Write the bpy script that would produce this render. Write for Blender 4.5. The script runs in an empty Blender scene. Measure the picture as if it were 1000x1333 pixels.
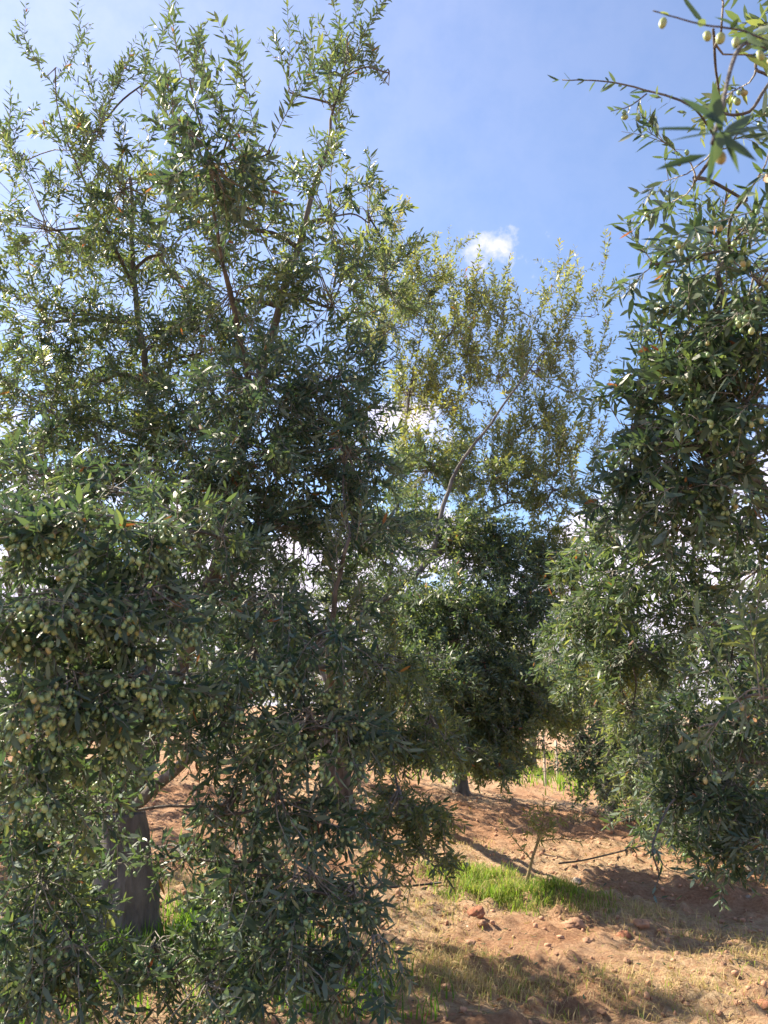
import bpy, math, random
import numpy as np
from mathutils import Vector, Matrix, Quaternion

random.seed(11)
rng = np.random.default_rng(11)
scene = bpy.context.scene
col = scene.collection
R = math.radians

# ------------------------------------------------------------------ camera
PITCH = R(14.0)
F = 1007.0                       # focal length in photo pixels (1000 x 1333)
EYE = 1.6
cam_d = bpy.data.cameras.new("camera")
cam = bpy.data.objects.new("camera", cam_d)
col.objects.link(cam)
cam.location = (0, 0, EYE)
cam.rotation_euler = (math.pi / 2 + PITCH, 0, 0)
cam_d.sensor_fit = 'VERTICAL'
cam_d.sensor_height = 24.0
cam_d.lens = 24.0 * F / 1333.0
cam_d.clip_start = 0.05
cam_d.clip_end = 2000
cam_d.dof.use_dof = True
cam_d.dof.focus_distance = 4.0
cam_d.dof.aperture_fstop = 4.4
scene.camera = cam

# ------------------------------------------------------------------ light, sky, exposure
SUN_EL, SUN_AZ = R(43), R(-60)   # azimuth measured from straight ahead, negative = left
sx, sy, sz = math.sin(SUN_AZ) * math.cos(SUN_EL), math.cos(SUN_AZ) * math.cos(SUN_EL), math.sin(SUN_EL)
sun_d = bpy.data.lights.new("sun", 'SUN')
sun_d.energy = 5.0
sun_d.angle = R(0.55)
sun_d.color = (1.0, 0.87, 0.68)
sun = bpy.data.objects.new("sun", sun_d)
col.objects.link(sun)
sun.rotation_euler = Vector((-sx, -sy, -sz)).to_track_quat('-Z', 'Y').to_euler()
sun.location = (0, 0, 30)

world = bpy.data.worlds.new("World")
scene.world = world
world.use_nodes = True
wn, wl = world.node_tree.nodes, world.node_tree.links
wn.clear()
def wnode(t, **kw):
    n = wn.new(t)
    for k, v in kw.items():
        setattr(n, k, v)
    return n
def wmath(op, a, b=None, c=None, clamp=False):
    n = wn.new('ShaderNodeMath'); n.operation = op; n.use_clamp = clamp
    for i, v in enumerate((a, b, c)):
        if v is None: continue
        if isinstance(v, (int, float)): n.inputs[i].default_value = v
        else: wl.new(v, n.inputs[i])
    return n.outputs[0]
sky = wnode('ShaderNodeTexSky', sky_type='NISHITA')
sky.sun_disc = False
sky.sun_elevation = SUN_EL
sky.sun_rotation = SUN_AZ
sky.altitude = 300
sky.air_density = 1.0
sky.dust_density = 0.2
sky.ozone_density = 4.5
tc = wnode('ShaderNodeTexCoord')
sep = wnode('ShaderNodeSeparateXYZ')
wl.new(tc.outputs['Generated'], sep.inputs[0])
nz = wnode('ShaderNodeTexNoise'); nz.inputs['Scale'].default_value = 5.2; nz.inputs['Detail'].default_value = 9; nz.inputs['Roughness'].default_value = 0.56
mp = wnode('ShaderNodeMapping'); mp.inputs['Scale'].default_value = (1, 1, 1.9); mp.inputs['Location'].default_value = (0.35, 0.1, 0.2)
wl.new(tc.outputs['Generated'], mp.inputs[0]); wl.new(mp.outputs[0], nz.inputs['Vector'])
band = wmath('MULTIPLY', wmath('SUBTRACT', sep.outputs[2], 0.10, clamp=False), 1.35)     # rises with elevation
dens = wmath('SUBTRACT', wmath('SUBTRACT', nz.outputs[0], band), 0.265)
low = wmath('MULTIPLY', dens, 9.0, clamp=True)
# a small puff of cloud on its own
pd = Vector(((645 - 500) / F, 1, 0))
def pix_dir(px, py):
    u = (666.5 - py) / F
    v = Vector(((px - 500) / F, math.cos(PITCH) - u * math.sin(PITCH), math.sin(PITCH) + u * math.cos(PITCH)))
    return v.normalized()
pv = pix_dir(642, 332)
sb = wnode('ShaderNodeVectorMath', operation='SUBTRACT'); sb.inputs[1].default_value = pv
wl.new(tc.outputs['Generated'], sb.inputs[0])
ms = wnode('ShaderNodeVectorMath', operation='MULTIPLY'); ms.inputs[1].default_value = (9.5, 9.5, 19)
wl.new(sb.outputs[0], ms.inputs[0])
ln = wnode('ShaderNodeVectorMath', operation='LENGTH'); wl.new(ms.outputs[0], ln.inputs[0])
nz2 = wnode('ShaderNodeTexNoise'); nz2.inputs['Scale'].default_value = 17; nz2.inputs['Detail'].default_value = 8; nz2.inputs['Roughness'].default_value = 0.62
wl.new(tc.outputs['Generated'], nz2.inputs['Vector'])
puff = wmath('MULTIPLY', wmath('SUBTRACT', wmath('MULTIPLY', nz2.outputs[0], 5.0), wmath('ADD', ln.outputs['Value'], 2.12)), 0.75, clamp=True)
dotn = wnode('ShaderNodeVectorMath', operation='DOT_PRODUCT'); dotn.inputs[1].default_value = (sx, sy, sz)
wl.new(tc.outputs['Generated'], dotn.inputs[0])
veil = wmath('MULTIPLY', wmath('POWER', wmath('MAXIMUM', dotn.outputs['Value'], 0.0), 3.0), 0.26)   # thin high haze, whiter towards the sun
mask = wmath('MAXIMUM', wmath('MAXIMUM', low, wmath('MULTIPLY', puff, 0.8)), wmath('ADD', veil, 0.05))
mixc = wnode('ShaderNodeMix', data_type='RGBA')
ccol = wnode('ShaderNodeValToRGB')
ccol.color_ramp.elements[0].color = (4.6, 4.3, 5.6, 1); ccol.color_ramp.elements[0].position = 0.3
ccol.color_ramp.elements[1].color = (6.4, 5.7, 6.5, 1); ccol.color_ramp.elements[1].position = 0.62
wl.new(nz2.outputs[0], ccol.inputs[0])
wl.new(mask, mixc.inputs[0]); wl.new(sky.outputs[0], mixc.inputs[6]); wl.new(ccol.outputs[0], mixc.inputs[7])
bg = wnode('ShaderNodeBackground'); bg.inputs['Strength'].default_value = 0.086
wl.new(mixc.outputs[2], bg.inputs[0])
wo = wnode('ShaderNodeOutputWorld'); wl.new(bg.outputs[0], wo.inputs[0])

scene.view_settings.view_transform = 'Standard'
scene.view_settings.look = 'None'
scene.view_settings.gamma = 1
scene.view_settings.use_curve_mapping = False
scene.view_settings.exposure = 1.62
scene.render.engine = 'CYCLES'
scene.cycles.use_denoising = True
scene.cycles.max_bounces = 8
scene.cycles.transparent_max_bounces = 4
scene.cycles.sample_clamp_indirect = 4.0

# ------------------------------------------------------------------ helpers
def at(px, py, Y):
    """the point of the place that lies in the photograph's direction px, py at distance Y ahead"""
    u = (666.5 - py) / F
    dy = math.cos(PITCH) - u * math.sin(PITCH)
    k = Y / dy
    return np.array([(px - 500) / F * k, Y, EYE + (math.sin(PITCH) + u * math.cos(PITCH)) * k])

def project(P):
    d = P - np.array([0, 0, EYE])
    cz = d[:, 1] * math.cos(PITCH) + d[:, 2] * math.sin(PITCH)
    cu = -d[:, 1] * math.sin(PITCH) + d[:, 2] * math.cos(PITCH)
    czs = np.maximum(cz, 1e-3)
    return 500 + F * d[:, 0] / czs, 666.5 - F * cu / czs, cz

def _hash(ix, iy, seed):
    n = (ix.astype(np.int64) * 374761393 + iy.astype(np.int64) * 668265263 + seed * 2147483647) & 0xffffffff
    n = ((n ^ (n >> 13)) * 1274126177) & 0xffffffff
    return ((n ^ (n >> 16)) & 0xffff) / 65535.0
def vnoise(x, y, seed=0):
    ix, iy = np.floor(x), np.floor(y)
    fx, fy = x - ix, y - iy
    fx, fy = fx * fx * (3 - 2 * fx), fy * fy * (3 - 2 * fy)
    a = _hash(ix, iy, seed); b = _hash(ix + 1, iy, seed); c = _hash(ix, iy + 1, seed); d = _hash(ix + 1, iy + 1, seed)
    return (a * (1 - fx) + b * fx) * (1 - fy) + (c * (1 - fx) + d * fx) * fy
def fbm(x, y, octv=4, seed=0, rough=0.5):
    s, a, t = 0, 1, 0
    for o in range(octv):
        s = s + a * vnoise(x * 2 ** o + 17.3 * o, y * 2 ** o - 9.1 * o, seed + o); t += a; a *= rough
    return s / t - 0.5
def sm(a, b, x):
    t = np.clip((x - a) / (b - a), 0, 1); return t * t * (3 - 2 * t)

def height(x, y, fine=True):
    x = np.asarray(x, float); y = np.asarray(y, float)
    h = 0.030 * 18 * np.tanh(np.maximum(y, -20) / 18) - 0.085 * 9 * np.tanh(x / 9)
    h = h + 0.22 * fbm(x / 3.1, y / 3.1, 2, 5)
    if fine:
        near = np.exp(-((np.maximum(np.hypot(x - 1, y - 6) - 7, 0)) / 9) ** 2)
        # furrows left by the plough, running away to the right
        ph = (x * 0.55 + y * 0.83) * 5.2 + 2.6 * fbm(x / 1.4, y / 1.4, 2, 9)
        h = h + near * (0.022 * np.sin(ph) * (0.4 + 1.2 * vnoise(x / 1.1, y / 1.1, 31)))
        c = vnoise(x / 0.16, y / 0.13, 21)
        h = h + near * (0.055 * np.clip(c - 0.52, 0, 1) * (0.5 + vnoise(x / .9, y / .9, 3)) * 2)
        h = h + near * (0.030 * fbm(x / 0.30, y / 0.30, 2, 41) + 0.060 * fbm(x / 0.12, y / 0.12, 3, 44, 0.7))
        r = 1 - 2 * np.abs(vnoise(x / .11, y / .10, 51) - .5); h = h + near * .035 * r * r * vnoise(x / .45, y / .4, 52)
    return h
def hz(x, y): return float(height(np.array([x]), np.array([y]))[0])

def mesh_np(name, V, faces_flat, starts, totals, mat, smooth=False, attrs=None):
    me = bpy.data.meshes.new(name)
    V = np.ascontiguousarray(V, dtype=np.float32)
    me.vertices.add(len(V)); me.vertices.foreach_set('co', V.ravel())
    me.loops.add(len(faces_flat)); me.loops.foreach_set('vertex_index', np.asarray(faces_flat, dtype=np.int32))
    me.polygons.add(len(starts))
    me.polygons.foreach_set('loop_start', np.asarray(starts, dtype=np.int32))
    me.update(calc_edges=True)
    if smooth:
        me.polygons.foreach_set('use_smooth', np.ones(len(starts), dtype=bool))
    for k, a in (attrs or {}).items():
        at_ = me.attributes.new(k, 'FLOAT', 'POINT'); at_.data.foreach_set('value', np.asarray(a, dtype=np.float32))
    if mat: me.materials.append(mat)
    me.validate(verbose=False)
    me.update()
    return me
def mesh_faces(name, V, Fc, mat, smooth=False, attrs=None):
    Fc = np.asarray(Fc); n, k = Fc.shape
    return mesh_np(name, V, Fc.ravel(), np.arange(n) * k, np.full(n, k), mat, smooth, attrs)

def link(name, me, parent=None, loc=None):
    o = bpy.data.objects.new(name, me)
    if loc is not None: o.location = loc
    if parent is not None: o.parent = parent
    col.objects.link(o)
    return o
def tag(o, label=None, cat=None, group=None, kind=None):
    if label: o['label'] = label
    if cat: o['category'] = cat
    if group: o['group'] = group
    if kind: o['kind'] = kind
    return o

# ------------------------------------------------------------------ materials
def new_mat(name):
    m = bpy.data.materials.new(name); m.use_nodes = True
    nt = m.node_tree
    for n in list(nt.nodes): nt.nodes.remove(n)
    return m, nt.nodes, nt.links
def ramp(n, l, fac, stops):
    r = n.new('ShaderNodeValToRGB')
    while len(r.color_ramp.elements) < len(stops): r.color_ramp.elements.new(0.5)
    for e, (p, c) in zip(r.color_ramp.elements, stops): e.position = p; e.color = (*c, 1)
    if fac is not None: l.new(fac, r.inputs[0])
    return r.outputs[0]

def leaf_material(name, top, bottom, trans, rough=0.42, tfac=0.4):
    m, n, l = new_mat(name)
    a = n.new('ShaderNodeAttribute'); a.attribute_name = 'tint'
    ct = ramp(n, l, a.outputs['Fac'], top)
    cb = ramp(n, l, a.outputs['Fac'], bottom)
    cr = ramp(n, l, a.outputs['Fac'], trans)
    g = n.new('ShaderNodeNewGeometry')
    mx = n.new('ShaderNodeMix'); mx.data_type = 'RGBA'
    l.new(g.outputs['Backfacing'], mx.inputs[0]); l.new(ct, mx.inputs[6]); l.new(cb, mx.inputs[7])
    p = n.new('ShaderNodeBsdfPrincipled')
    l.new(mx.outputs[2], p.inputs['Base Color'])
    rr = n.new('ShaderNodeMix'); rr.data_type = 'FLOAT'
    l.new(g.outputs['Backfacing'], rr.inputs[0]); rr.inputs[2].default_value = rough; rr.inputs[3].default_value = 0.75
    l.new(rr.outputs[0], p.inputs['Roughness'])
    p.inputs['Specular IOR Level'].default_value = 0.45
    t = n.new('ShaderNodeBsdfTranslucent'); l.new(cr, t.inputs[0])
    ms_ = n.new('ShaderNodeMixShader'); ms_.inputs[0].default_value = tfac
    l.new(p.outputs[0], ms_.inputs[1]); l.new(t.outputs[0], ms_.inputs[2])
    o = n.new('ShaderNodeOutputMaterial'); l.new(ms_.outputs[0], o.inputs[0])
    return m
M = {}
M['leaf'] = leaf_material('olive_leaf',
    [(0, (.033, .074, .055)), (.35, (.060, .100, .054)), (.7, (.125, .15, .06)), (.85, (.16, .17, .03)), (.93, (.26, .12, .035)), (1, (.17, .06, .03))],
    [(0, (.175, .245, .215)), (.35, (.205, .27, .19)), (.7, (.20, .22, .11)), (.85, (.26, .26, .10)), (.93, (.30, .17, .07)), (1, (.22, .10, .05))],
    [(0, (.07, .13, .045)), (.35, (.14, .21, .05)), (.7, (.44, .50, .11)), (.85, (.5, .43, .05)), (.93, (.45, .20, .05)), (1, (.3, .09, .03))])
M['grass'] = leaf_material('grass_blade',
    [(0, (.07, .15, .02)), (.4, (.13, .24, .03)), (.7, (.26, .30, .06)), (.85, (.45, .36, .16)), (1, (.62, .48, .27))],
    [(0, (.07, .15, .02)), (.4, (.13, .24, .03)), (.7, (.26, .30, .06)), (.85, (.45, .36, .16)), (1, (.62, .48, .27))],
    [(0, (.12, .28, .02)), (.4, (.24, .44, .03)), (.7, (.40, .45, .07)), (.85, (.5, .40, .16)), (1, (.6, .46, .25))], 0.55, 0.45)

def bark_mat(name, c0, c1, scale):
    m, n, l = new_mat(name)
    tcn = n.new('ShaderNodeTexCoord')
    nz_ = n.new('ShaderNodeTexNoise'); nz_.inputs['Scale'].default_value = scale; nz_.inputs['Detail'].default_value = 8
    mpn = n.new('ShaderNodeMapping'); mpn.inputs['Scale'].default_value = (1, 1, .3)
    l.new(tcn.outputs['Object'], mpn.inputs[0]); l.new(mpn.outputs[0], nz_.inputs['Vector'])
    c = ramp(n, l, nz_.outputs[0], [(.3, c0), (.7, c1)])
    p = n.new('ShaderNodeBsdfPrincipled'); l.new(c, p.inputs['Base Color']); p.inputs['Roughness'].default_value = .9
    b = n.new('ShaderNodeBump'); b.inputs['Strength'].default_value = 1.0; b.inputs['Distance'].default_value = .045
    l.new(nz_.outputs[0], b.inputs['Height']); l.new(b.outputs[0], p.inputs['Normal'])
    o = n.new('ShaderNodeOutputMaterial'); l.new(p.outputs[0], o.inputs[0])
    return m
M['bark'] = bark_mat('olive_bark', (.055, .051, .047), (.17, .16, .145), 14)
M['branch'] = bark_mat('branch_bark', (.060, .054, .048), (.16, .147, .13), 30)
M['twig'] = bark_mat('twig_bark', (.20, .19, .17), (.36, .34, .30), 40)
M['young'] = bark_mat('sapling_bark', (.20, .15, .08), (.34, .27, .14), 40)

def olive_mat():
    m, n, l = new_mat('olive_skin')
    a = n.new('ShaderNodeAttribute'); a.attribute_name = 'tint'
    c = ramp(n, l, a.outputs['Fac'], [(0, (.17, .30, .15)), (.55, (.25, .38, .17)), (.85, (.37, .45, .18)), (1, (.42, .38, .16))])
    tcn = n.new('ShaderNodeTexCoord'); nz_ = n.new('ShaderNodeTexNoise'); nz_.inputs['Scale'].default_value = 260
    l.new(tcn.outputs['Object'], nz_.inputs['Vector'])
    mx = n.new('ShaderNodeMix'); mx.data_type = 'RGBA'; mx.blend_type = 'MULTIPLY'; mx.inputs[0].default_value = .35
    l.new(c, mx.inputs[6]); l.new(nz_.outputs[0], mx.inputs[7])
    p = n.new('ShaderNodeBsdfPrincipled'); l.new(mx.outputs[2], p.inputs['Base Color'])
    p.inputs['Roughness'].default_value = .45; p.inputs['Subsurface Weight'].default_value = 0.0
    o = n.new('ShaderNodeOutputMaterial'); l.new(p.outputs[0], o.inputs[0])
    return m
M['olive'] = olive_mat()

def soil_mat(name='red_soil'):
    m, n, l = new_mat(name)
    g = n.new('ShaderNodeNewGeometry')
    def noise(s, d=6, r=.6):
        z = n.new('ShaderNodeTexNoise'); z.inputs['Scale'].default_value = s; z.inputs['Detail'].default_value = d; z.inputs['Roughness'].default_value = r
        l.new(g.outputs['Position'], z.inputs['Vector']); return z.outputs[0]
    c1 = ramp(n, l, noise(2.3), [(.3, (.39, .225, .135)), (.5, (.50, .32, .205)), (.7, (.57, .41, .28))])
    c2 = ramp(n, l, noise(38, 8, .7), [(.32, (.42, .30, .24)), (.55, (.80, .72, .66)), (.75, (1.0, .98, .94))])
    mx = n.new('ShaderNodeMix'); mx.data_type = 'RGBA'; mx.blend_type = 'MULTIPLY'; mx.inputs[0].default_value = .85
    l.new(c1, mx.inputs[6]); l.new(c2, mx.inputs[7])
    # chaff and straw dust in drifts, with one strip paler for painted sunlight
    a = n.new('ShaderNodeAttribute'); a.attribute_name = 'straw'
    mm = n.new('ShaderNodeMath'); mm.operation = 'MULTIPLY'; l.new(a.outputs['Fac'], mm.inputs[0])
    st = ramp(n, l, noise(21, 7, .7), [(.38, (0, 0, 0)), (.60, (1, 1, 1))]); l.new(st, mm.inputs[1])
    mx2 = n.new('ShaderNodeMix'); mx2.data_type = 'RGBA'; l.new(mm.outputs[0], mx2.inputs[0])
    l.new(mx.outputs[2], mx2.inputs[6]); mx2.inputs[7].default_value = (.56, .43, .28, 1)
    p = n.new('ShaderNodeBsdfPrincipled'); l.new(mx2.outputs[2], p.inputs['Base Color']); p.inputs['Roughness'].default_value = .95
    p.inputs['Specular IOR Level'].default_value = .15
    b = n.new('ShaderNodeBump'); b.inputs['Strength'].default_value = 1.0; b.inputs['Distance'].default_value = .03
    bm_ = n.new('ShaderNodeMath'); bm_.operation = 'ADD'; l.new(noise(75, 8, .8), bm_.inputs[0]); l.new(noise(22, 4, .6), bm_.inputs[1]); l.new(bm_.outputs[0], b.inputs['Height']); l.new(b.outputs[0], p.inputs['Normal'])
    o = n.new('ShaderNodeOutputMaterial'); l.new(p.outputs[0], o.inputs[0])
    return m
M['soil'] = soil_mat()
def clod_mat(name, c0, c1):
    m, n, l = new_mat(name)
    tcn = n.new('ShaderNodeTexCoord'); z = n.new('ShaderNodeTexNoise'); z.inputs['Scale'].default_value = 30; z.inputs['Detail'].default_value = 8
    l.new(tcn.outputs['Object'], z.inputs['Vector'])
    c = ramp(n, l, z.outputs[0], [(.3, c0), (.7, c1)])
    p = n.new('ShaderNodeBsdfPrincipled'); l.new(c, p.inputs['Base Color']); p.inputs['Roughness'].default_value = .95
    b = n.new('ShaderNodeBump'); b.inputs['Strength'].default_value = .8; b.inputs['Distance'].default_value = .01
    l.new(z.outputs[0], b.inputs['Height']); l.new(b.outputs[0], p.inputs['Normal'])
    o = n.new('ShaderNodeOutputMaterial'); l.new(p.outputs[0], o.inputs[0])
    return m
M['clod'] = clod_mat('soil_clod', (.34, .18, .11), (.50, .31, .20))
M['clod_red'] = clod_mat('red_clod', (.34, .13, .07), (.46, .22, .13))
M['clod_pale'] = clod_mat('pale_stone', (.40, .33, .27), (.60, .52, .45))
def plain(name, c, r=.6):
    m, n, l = new_mat(name)
    p = n.new('ShaderNodeBsdfPrincipled'); p.inputs['Base Color'].default_value = (*c, 1); p.inputs['Roughness'].default_value = r
    z = n.new('ShaderNodeTexNoise'); z.inputs['Scale'].default_value = 40
    b = n.new('ShaderNodeBump'); b.inputs['Strength'].default_value = .2; b.inputs['Distance'].default_value = .003
    l.new(z.outputs[0], b.inputs['Height']); l.new(b.outputs[0], p.inputs['Normal'])
    o = n.new('ShaderNodeOutputMaterial'); l.new(p.outputs[0], o.inputs[0])
    return m
M['hose'] = plain('black_poly_pipe', (.018, .017, .016), .5)
M['post'] = plain('pale_stake', (.55, .50, .40), .8)

# ------------------------------------------------------------------ ground
def axis(lo, hi, step, far):
    a = list(np.arange(lo, hi, step))
    s, v = step, hi
    while v < far: a.append(v); s *= 1.09; v += s
    s, v = step, lo
    b = []
    while v > -far: s *= 1.09; v -= s; b.append(v)
    return np.array(b[::-1] + a)
gx, gy = axis(-2.6, 4.2, .031, 260), axis(3.5, 10.5, .032, 260)
X, Y = np.meshgrid(gx, gy)
Z = height(X, Y)
nx, ny = len(gx), len(gy)
I = np.arange(nx * ny).reshape(ny, nx)
Q = np.stack([I[:-1, :-1], I[:-1, 1:], I[1:, 1:], I[1:, :-1]], -1).reshape(-1, 4)
def straw_sun_amt(x, y):
    s = sm(-.10, .14, fbm(x / 1.3, y / .8, 3, 77)) * .85
    a = (x - 1.55) * .80 - (y - 5.3) * .6          # pale straw strip along the lower right, also painting its sunlight
    s = np.maximum(s, .95 * np.exp(-((x - 1.75 - .25 * (y - 5)) / .42) ** 2) * sm(6.8, 4.8, y))
    return np.clip(s, 0, 1)
me = mesh_faces('ground', np.stack([X, Y, Z], -1).reshape(-1, 3), Q, M['soil'], True, {'straw': straw_sun_amt(X, Y).ravel()})
tag(link('ground', me), 'ploughed red soil of the olive grove with clods and straw', kind='structure')

# ------------------------------------------------------------------ tubes
def tube_arrays(P, Rd, sides):
    """P (n,k,3) paths, Rd (n,k) radii -> verts, quad faces"""
    n, k, _ = P.shape
    T = np.gradient(P, axis=1); T /= np.linalg.norm(T, axis=2, keepdims=True) + 1e-9
    ref = np.where(np.abs(T[:, :, 2:3]) > .9, np.array([1., 0, 0]), np.array([0, 0, 1.]))
    ref = np.repeat(ref[:, k // 2:k // 2 + 1], k, 1)
    U = np.cross(T, ref); U /= np.linalg.norm(U, axis=2, keepdims=True) + 1e-9
    W = np.cross(T, U)
    a = np.arange(sides) / sides * 2 * np.pi
    V = P[:, :, None] + Rd[:, :, None, None] * (U[:, :, None] * np.cos(a)[None, None, :, None] + W[:, :, None] * np.sin(a)[None, None, :, None])
    idx = np.arange(n * k * sides).reshape(n, k, sides)
    j2 = (np.arange(sides) + 1) % sides
    Fq = np.stack([idx[:, :-1, :], idx[:, :-1, :][:, :, j2], idx[:, 1:, :][:, :, j2], idx[:, 1:, :]], -1).reshape(-1, 4)
    return V.reshape(-1, 3), Fq
def spline(pts, k):
    pts = np.asarray(pts, float)
    if len(pts) == 2: pts = np.array([pts[0], (pts[0] + pts[1]) / 2, pts[1]])
    ext = np.vstack([2 * pts[0] - pts[1], pts, 2 * pts[-1] - pts[-2]])
    out = []
    seg = len(pts) - 1
    for t in np.linspace(0, seg, k):
        i = min(int(t), seg - 1); u = t - i
        p0, p1, p2, p3 = ext[i:i + 4]
        out.append(.5 * ((2 * p1) + (-p0 + p2) * u + (2 * p0 - 5 * p1 + 4 * p2 - p3) * u * u + (-p0 + 3 * p1 - 3 * p2 + p3) * u ** 3))
    return np.array(out)
def gnarl(V, amp, sc, seed):
    d = np.stack([fbm(V[:, 0] * sc + V[:, 2] * sc * .4, V[:, 1] * sc - V[:, 2] * sc * .25, 3, seed + i) for i in range(3)], -1)
    return V + amp * d
def rods(name, P, r0, r1, sides, mat, parent, base, gn=0, gs=6, seed=1):
    P = np.asarray(P); k = len(P)
    t = np.linspace(0, 1, k)
    V, Fq = tube_arrays(P[None], (r1 + (r0 - r1) * (1 - t) ** (1.35 if name == 'limb' else 1))[None], sides)
    if name == 'trunk':
        fl = 1 + .55 * np.exp(-t * 7)
        V, Fq = tube_arrays(P[None], ((r0 + (r1 - r0) * t) * fl)[None], sides)
        c_ = np.repeat(P, sides, 0); th_ = np.tile(np.arange(sides), k) / sides * 6.2832 + np.repeat(t, sides) * 1.3
        V = c_ + (V - c_) * (1 + .10 * np.sin(5 * th_) + .07 * np.sin(9 * th_ + 1.7))[:, None]
        V = gnarl(V, gn * .25, 5, seed + 9)
    if gn: V = gnarl(V, gn * (.6 if name == 'trunk' else 1), gs * (.5 if name == 'trunk' else 1), seed)
    # closed tip
    V = np.vstack([V, P[-1:]]); tip = len(V) - 1
    s0 = (k - 1) * sides
    flat = list(Fq.ravel()); starts = list(np.arange(len(Fq)) * 4); tot = [4] * len(Fq)
    for j in range(sides):
        starts.append(len(flat)); flat += [s0 + j, s0 + (j + 1) % sides, tip]; tot.append(3)
    me = mesh_np(name, V - base, flat, starts, tot, mat, True)
    return link(name, me, parent)

# ------------------------------------------------------------------ leaves
LOD0_V = np.array([(0, 0, 0), (.30, .50, .10), (.30, 0, 0), (.30, -.50, .10), (.68, .42, .08), (.68, 0, 0), (.68, -.42, .08), (1, 0, 0)])
LOD0_F = np.array([(0, 2, 1), (0, 3, 2), (1, 2, 5), (1, 5, 4), (2, 3, 6), (2, 6, 5), (4, 5, 7), (5, 6, 7)])
LOD1_V = np.array([(0, 0, 0), (.30, .5, 0), (.30, -.5, 0), (.70, .42, 0), (.70, -.42, 0), (1, 0, 0)])
LOD1_F = np.array([(0, 2, 1), (1, 2, 4), (1, 4, 3), (3, 4, 5)])
LOD2_V = np.array([(0, 0, 0), (.5, .5, 0), (.5, -.5, 0), (1, 0, 0)])
LOD2_F = np.array([(0, 2, 1), (1, 2, 3)])
LODS = [(LOD0_V, LOD0_F), (LOD1_V, LOD1_F), (LOD2_V, LOD2_F)]
def nrm(v): return v / (np.linalg.norm(v, axis=-1, keepdims=True) + 1e-9)
def frames(D, N):
    D = nrm(D); S = nrm(np.cross(N, D)); N = np.cross(D, S)
    return D, S, N
def leaf_arrays(L, lod):
    TV, TF = LODS[lod]
    D, S, N = frames(L['D'], L['N'])
    u = TV[:, 0][None, :, None]; v = TV[:, 1][None, :, None]; w = TV[:, 2][None, :, None]
    ln_ = L['L'][:, None, None]; wd = L['W'][:, None, None] * (1.5 if lod == 2 else 1); bd = L['B'][:, None, None]
    V = L['P'][:, None] + D[:, None] * u * ln_ + S[:, None] * v * wd + N[:, None] * (w * wd - bd * u * u * ln_)
    n = len(D)
    Fc = (TF[None] + (np.arange(n) * len(TV))[:, None, None]).reshape(-1, 3)
    return V.reshape(-1, 3), Fc, np.repeat(L['T'], len(TV))
def cat(ds):
    ds = [d for d in ds if d is not None and len(d['L'])]
    return {k: np.concatenate([d[k] for d in ds]) for k in ds[0]}
def sub(d, m): return {k: v[m] for k, v in d.items()}

def ball(n, rg=rng):
    v = nrm(rg.normal(size=(n, 3)))
    return v * (rg.random((n, 1)) ** (1 / 2.4))

def shoots(P0, D0, L0, droop, tint, leafL, spacing, keep=.92, rg=rng):
    """leaf pairs along curved shoots"""
    n = len(P0)
    kmax = int(L0.max() / spacing) + 1
    ii = np.arange(kmax)[None, :] * spacing + spacing * (.5 + rg.random((n, 1)))
    ok = ii < L0[:, None]
    t = ii / L0[:, None]
    T = D0[:, None] + np.array([0, 0, -1.])[None, None] * (2 * droop[:, None] * t)[..., None]; T = nrm(T)
    C = P0[:, None] + (D0 * L0[:, None])[:, None] * t[..., None] + np.array([0, 0, -1.]) * (droop[:, None] * L0[:, None] * t * t)[..., None]
    ref = nrm(rg.normal(size=(n, 1, 3)))
    A = nrm(np.cross(T, ref)); Bv = np.cross(T, A)
    par = (np.arange(kmax) % 2)[None, :] * (np.pi / 2)
    out = []
    for s in (0, np.pi):
        ang = par + s + rg.normal(0, .35, (n, kmax))
        Sd = A * np.cos(ang)[..., None] + Bv * np.sin(ang)[..., None]
        op = rg.uniform(.55, 1.15, (n, kmax))[..., None]
        Dl = nrm(T * np.cos(op) + Sd * np.sin(op) + rg.normal(0, .16, (n, kmax, 3)) + np.array([0, 0, -.06]))
        Nl = nrm(T * np.sin(op) * 1 - Sd * np.cos(op) + np.array([0, 0, .5]) + rg.normal(0, .6, (n, kmax, 3)))
        m = ok & (rg.random((n, kmax)) < keep)
        tl = 1 - .45 * np.clip((t - .75) / .25, 0, 1) ** 2
        ll = leafL[:, None] * rg.uniform(.55, 1.22, (n, kmax)) * tl
        tt = np.clip(tint[:, None] + rg.normal(0, .10, (n, kmax)) + .16 * (t > .85), 0, .8)
        dead = rg.random((n, kmax)) < .006
        tt = np.where(dead, .9 + .1 * rg.random((n, kmax)), tt)
        out.append(dict(P=C[m], D=Dl[m], N=Nl[m], L=ll[m], W=(ll * rg.uniform(.17, .27, (n, kmax)))[m], B=rg.normal(.10, .09, (n, kmax))[m], T=tt[m]))
    return cat(out)

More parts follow.
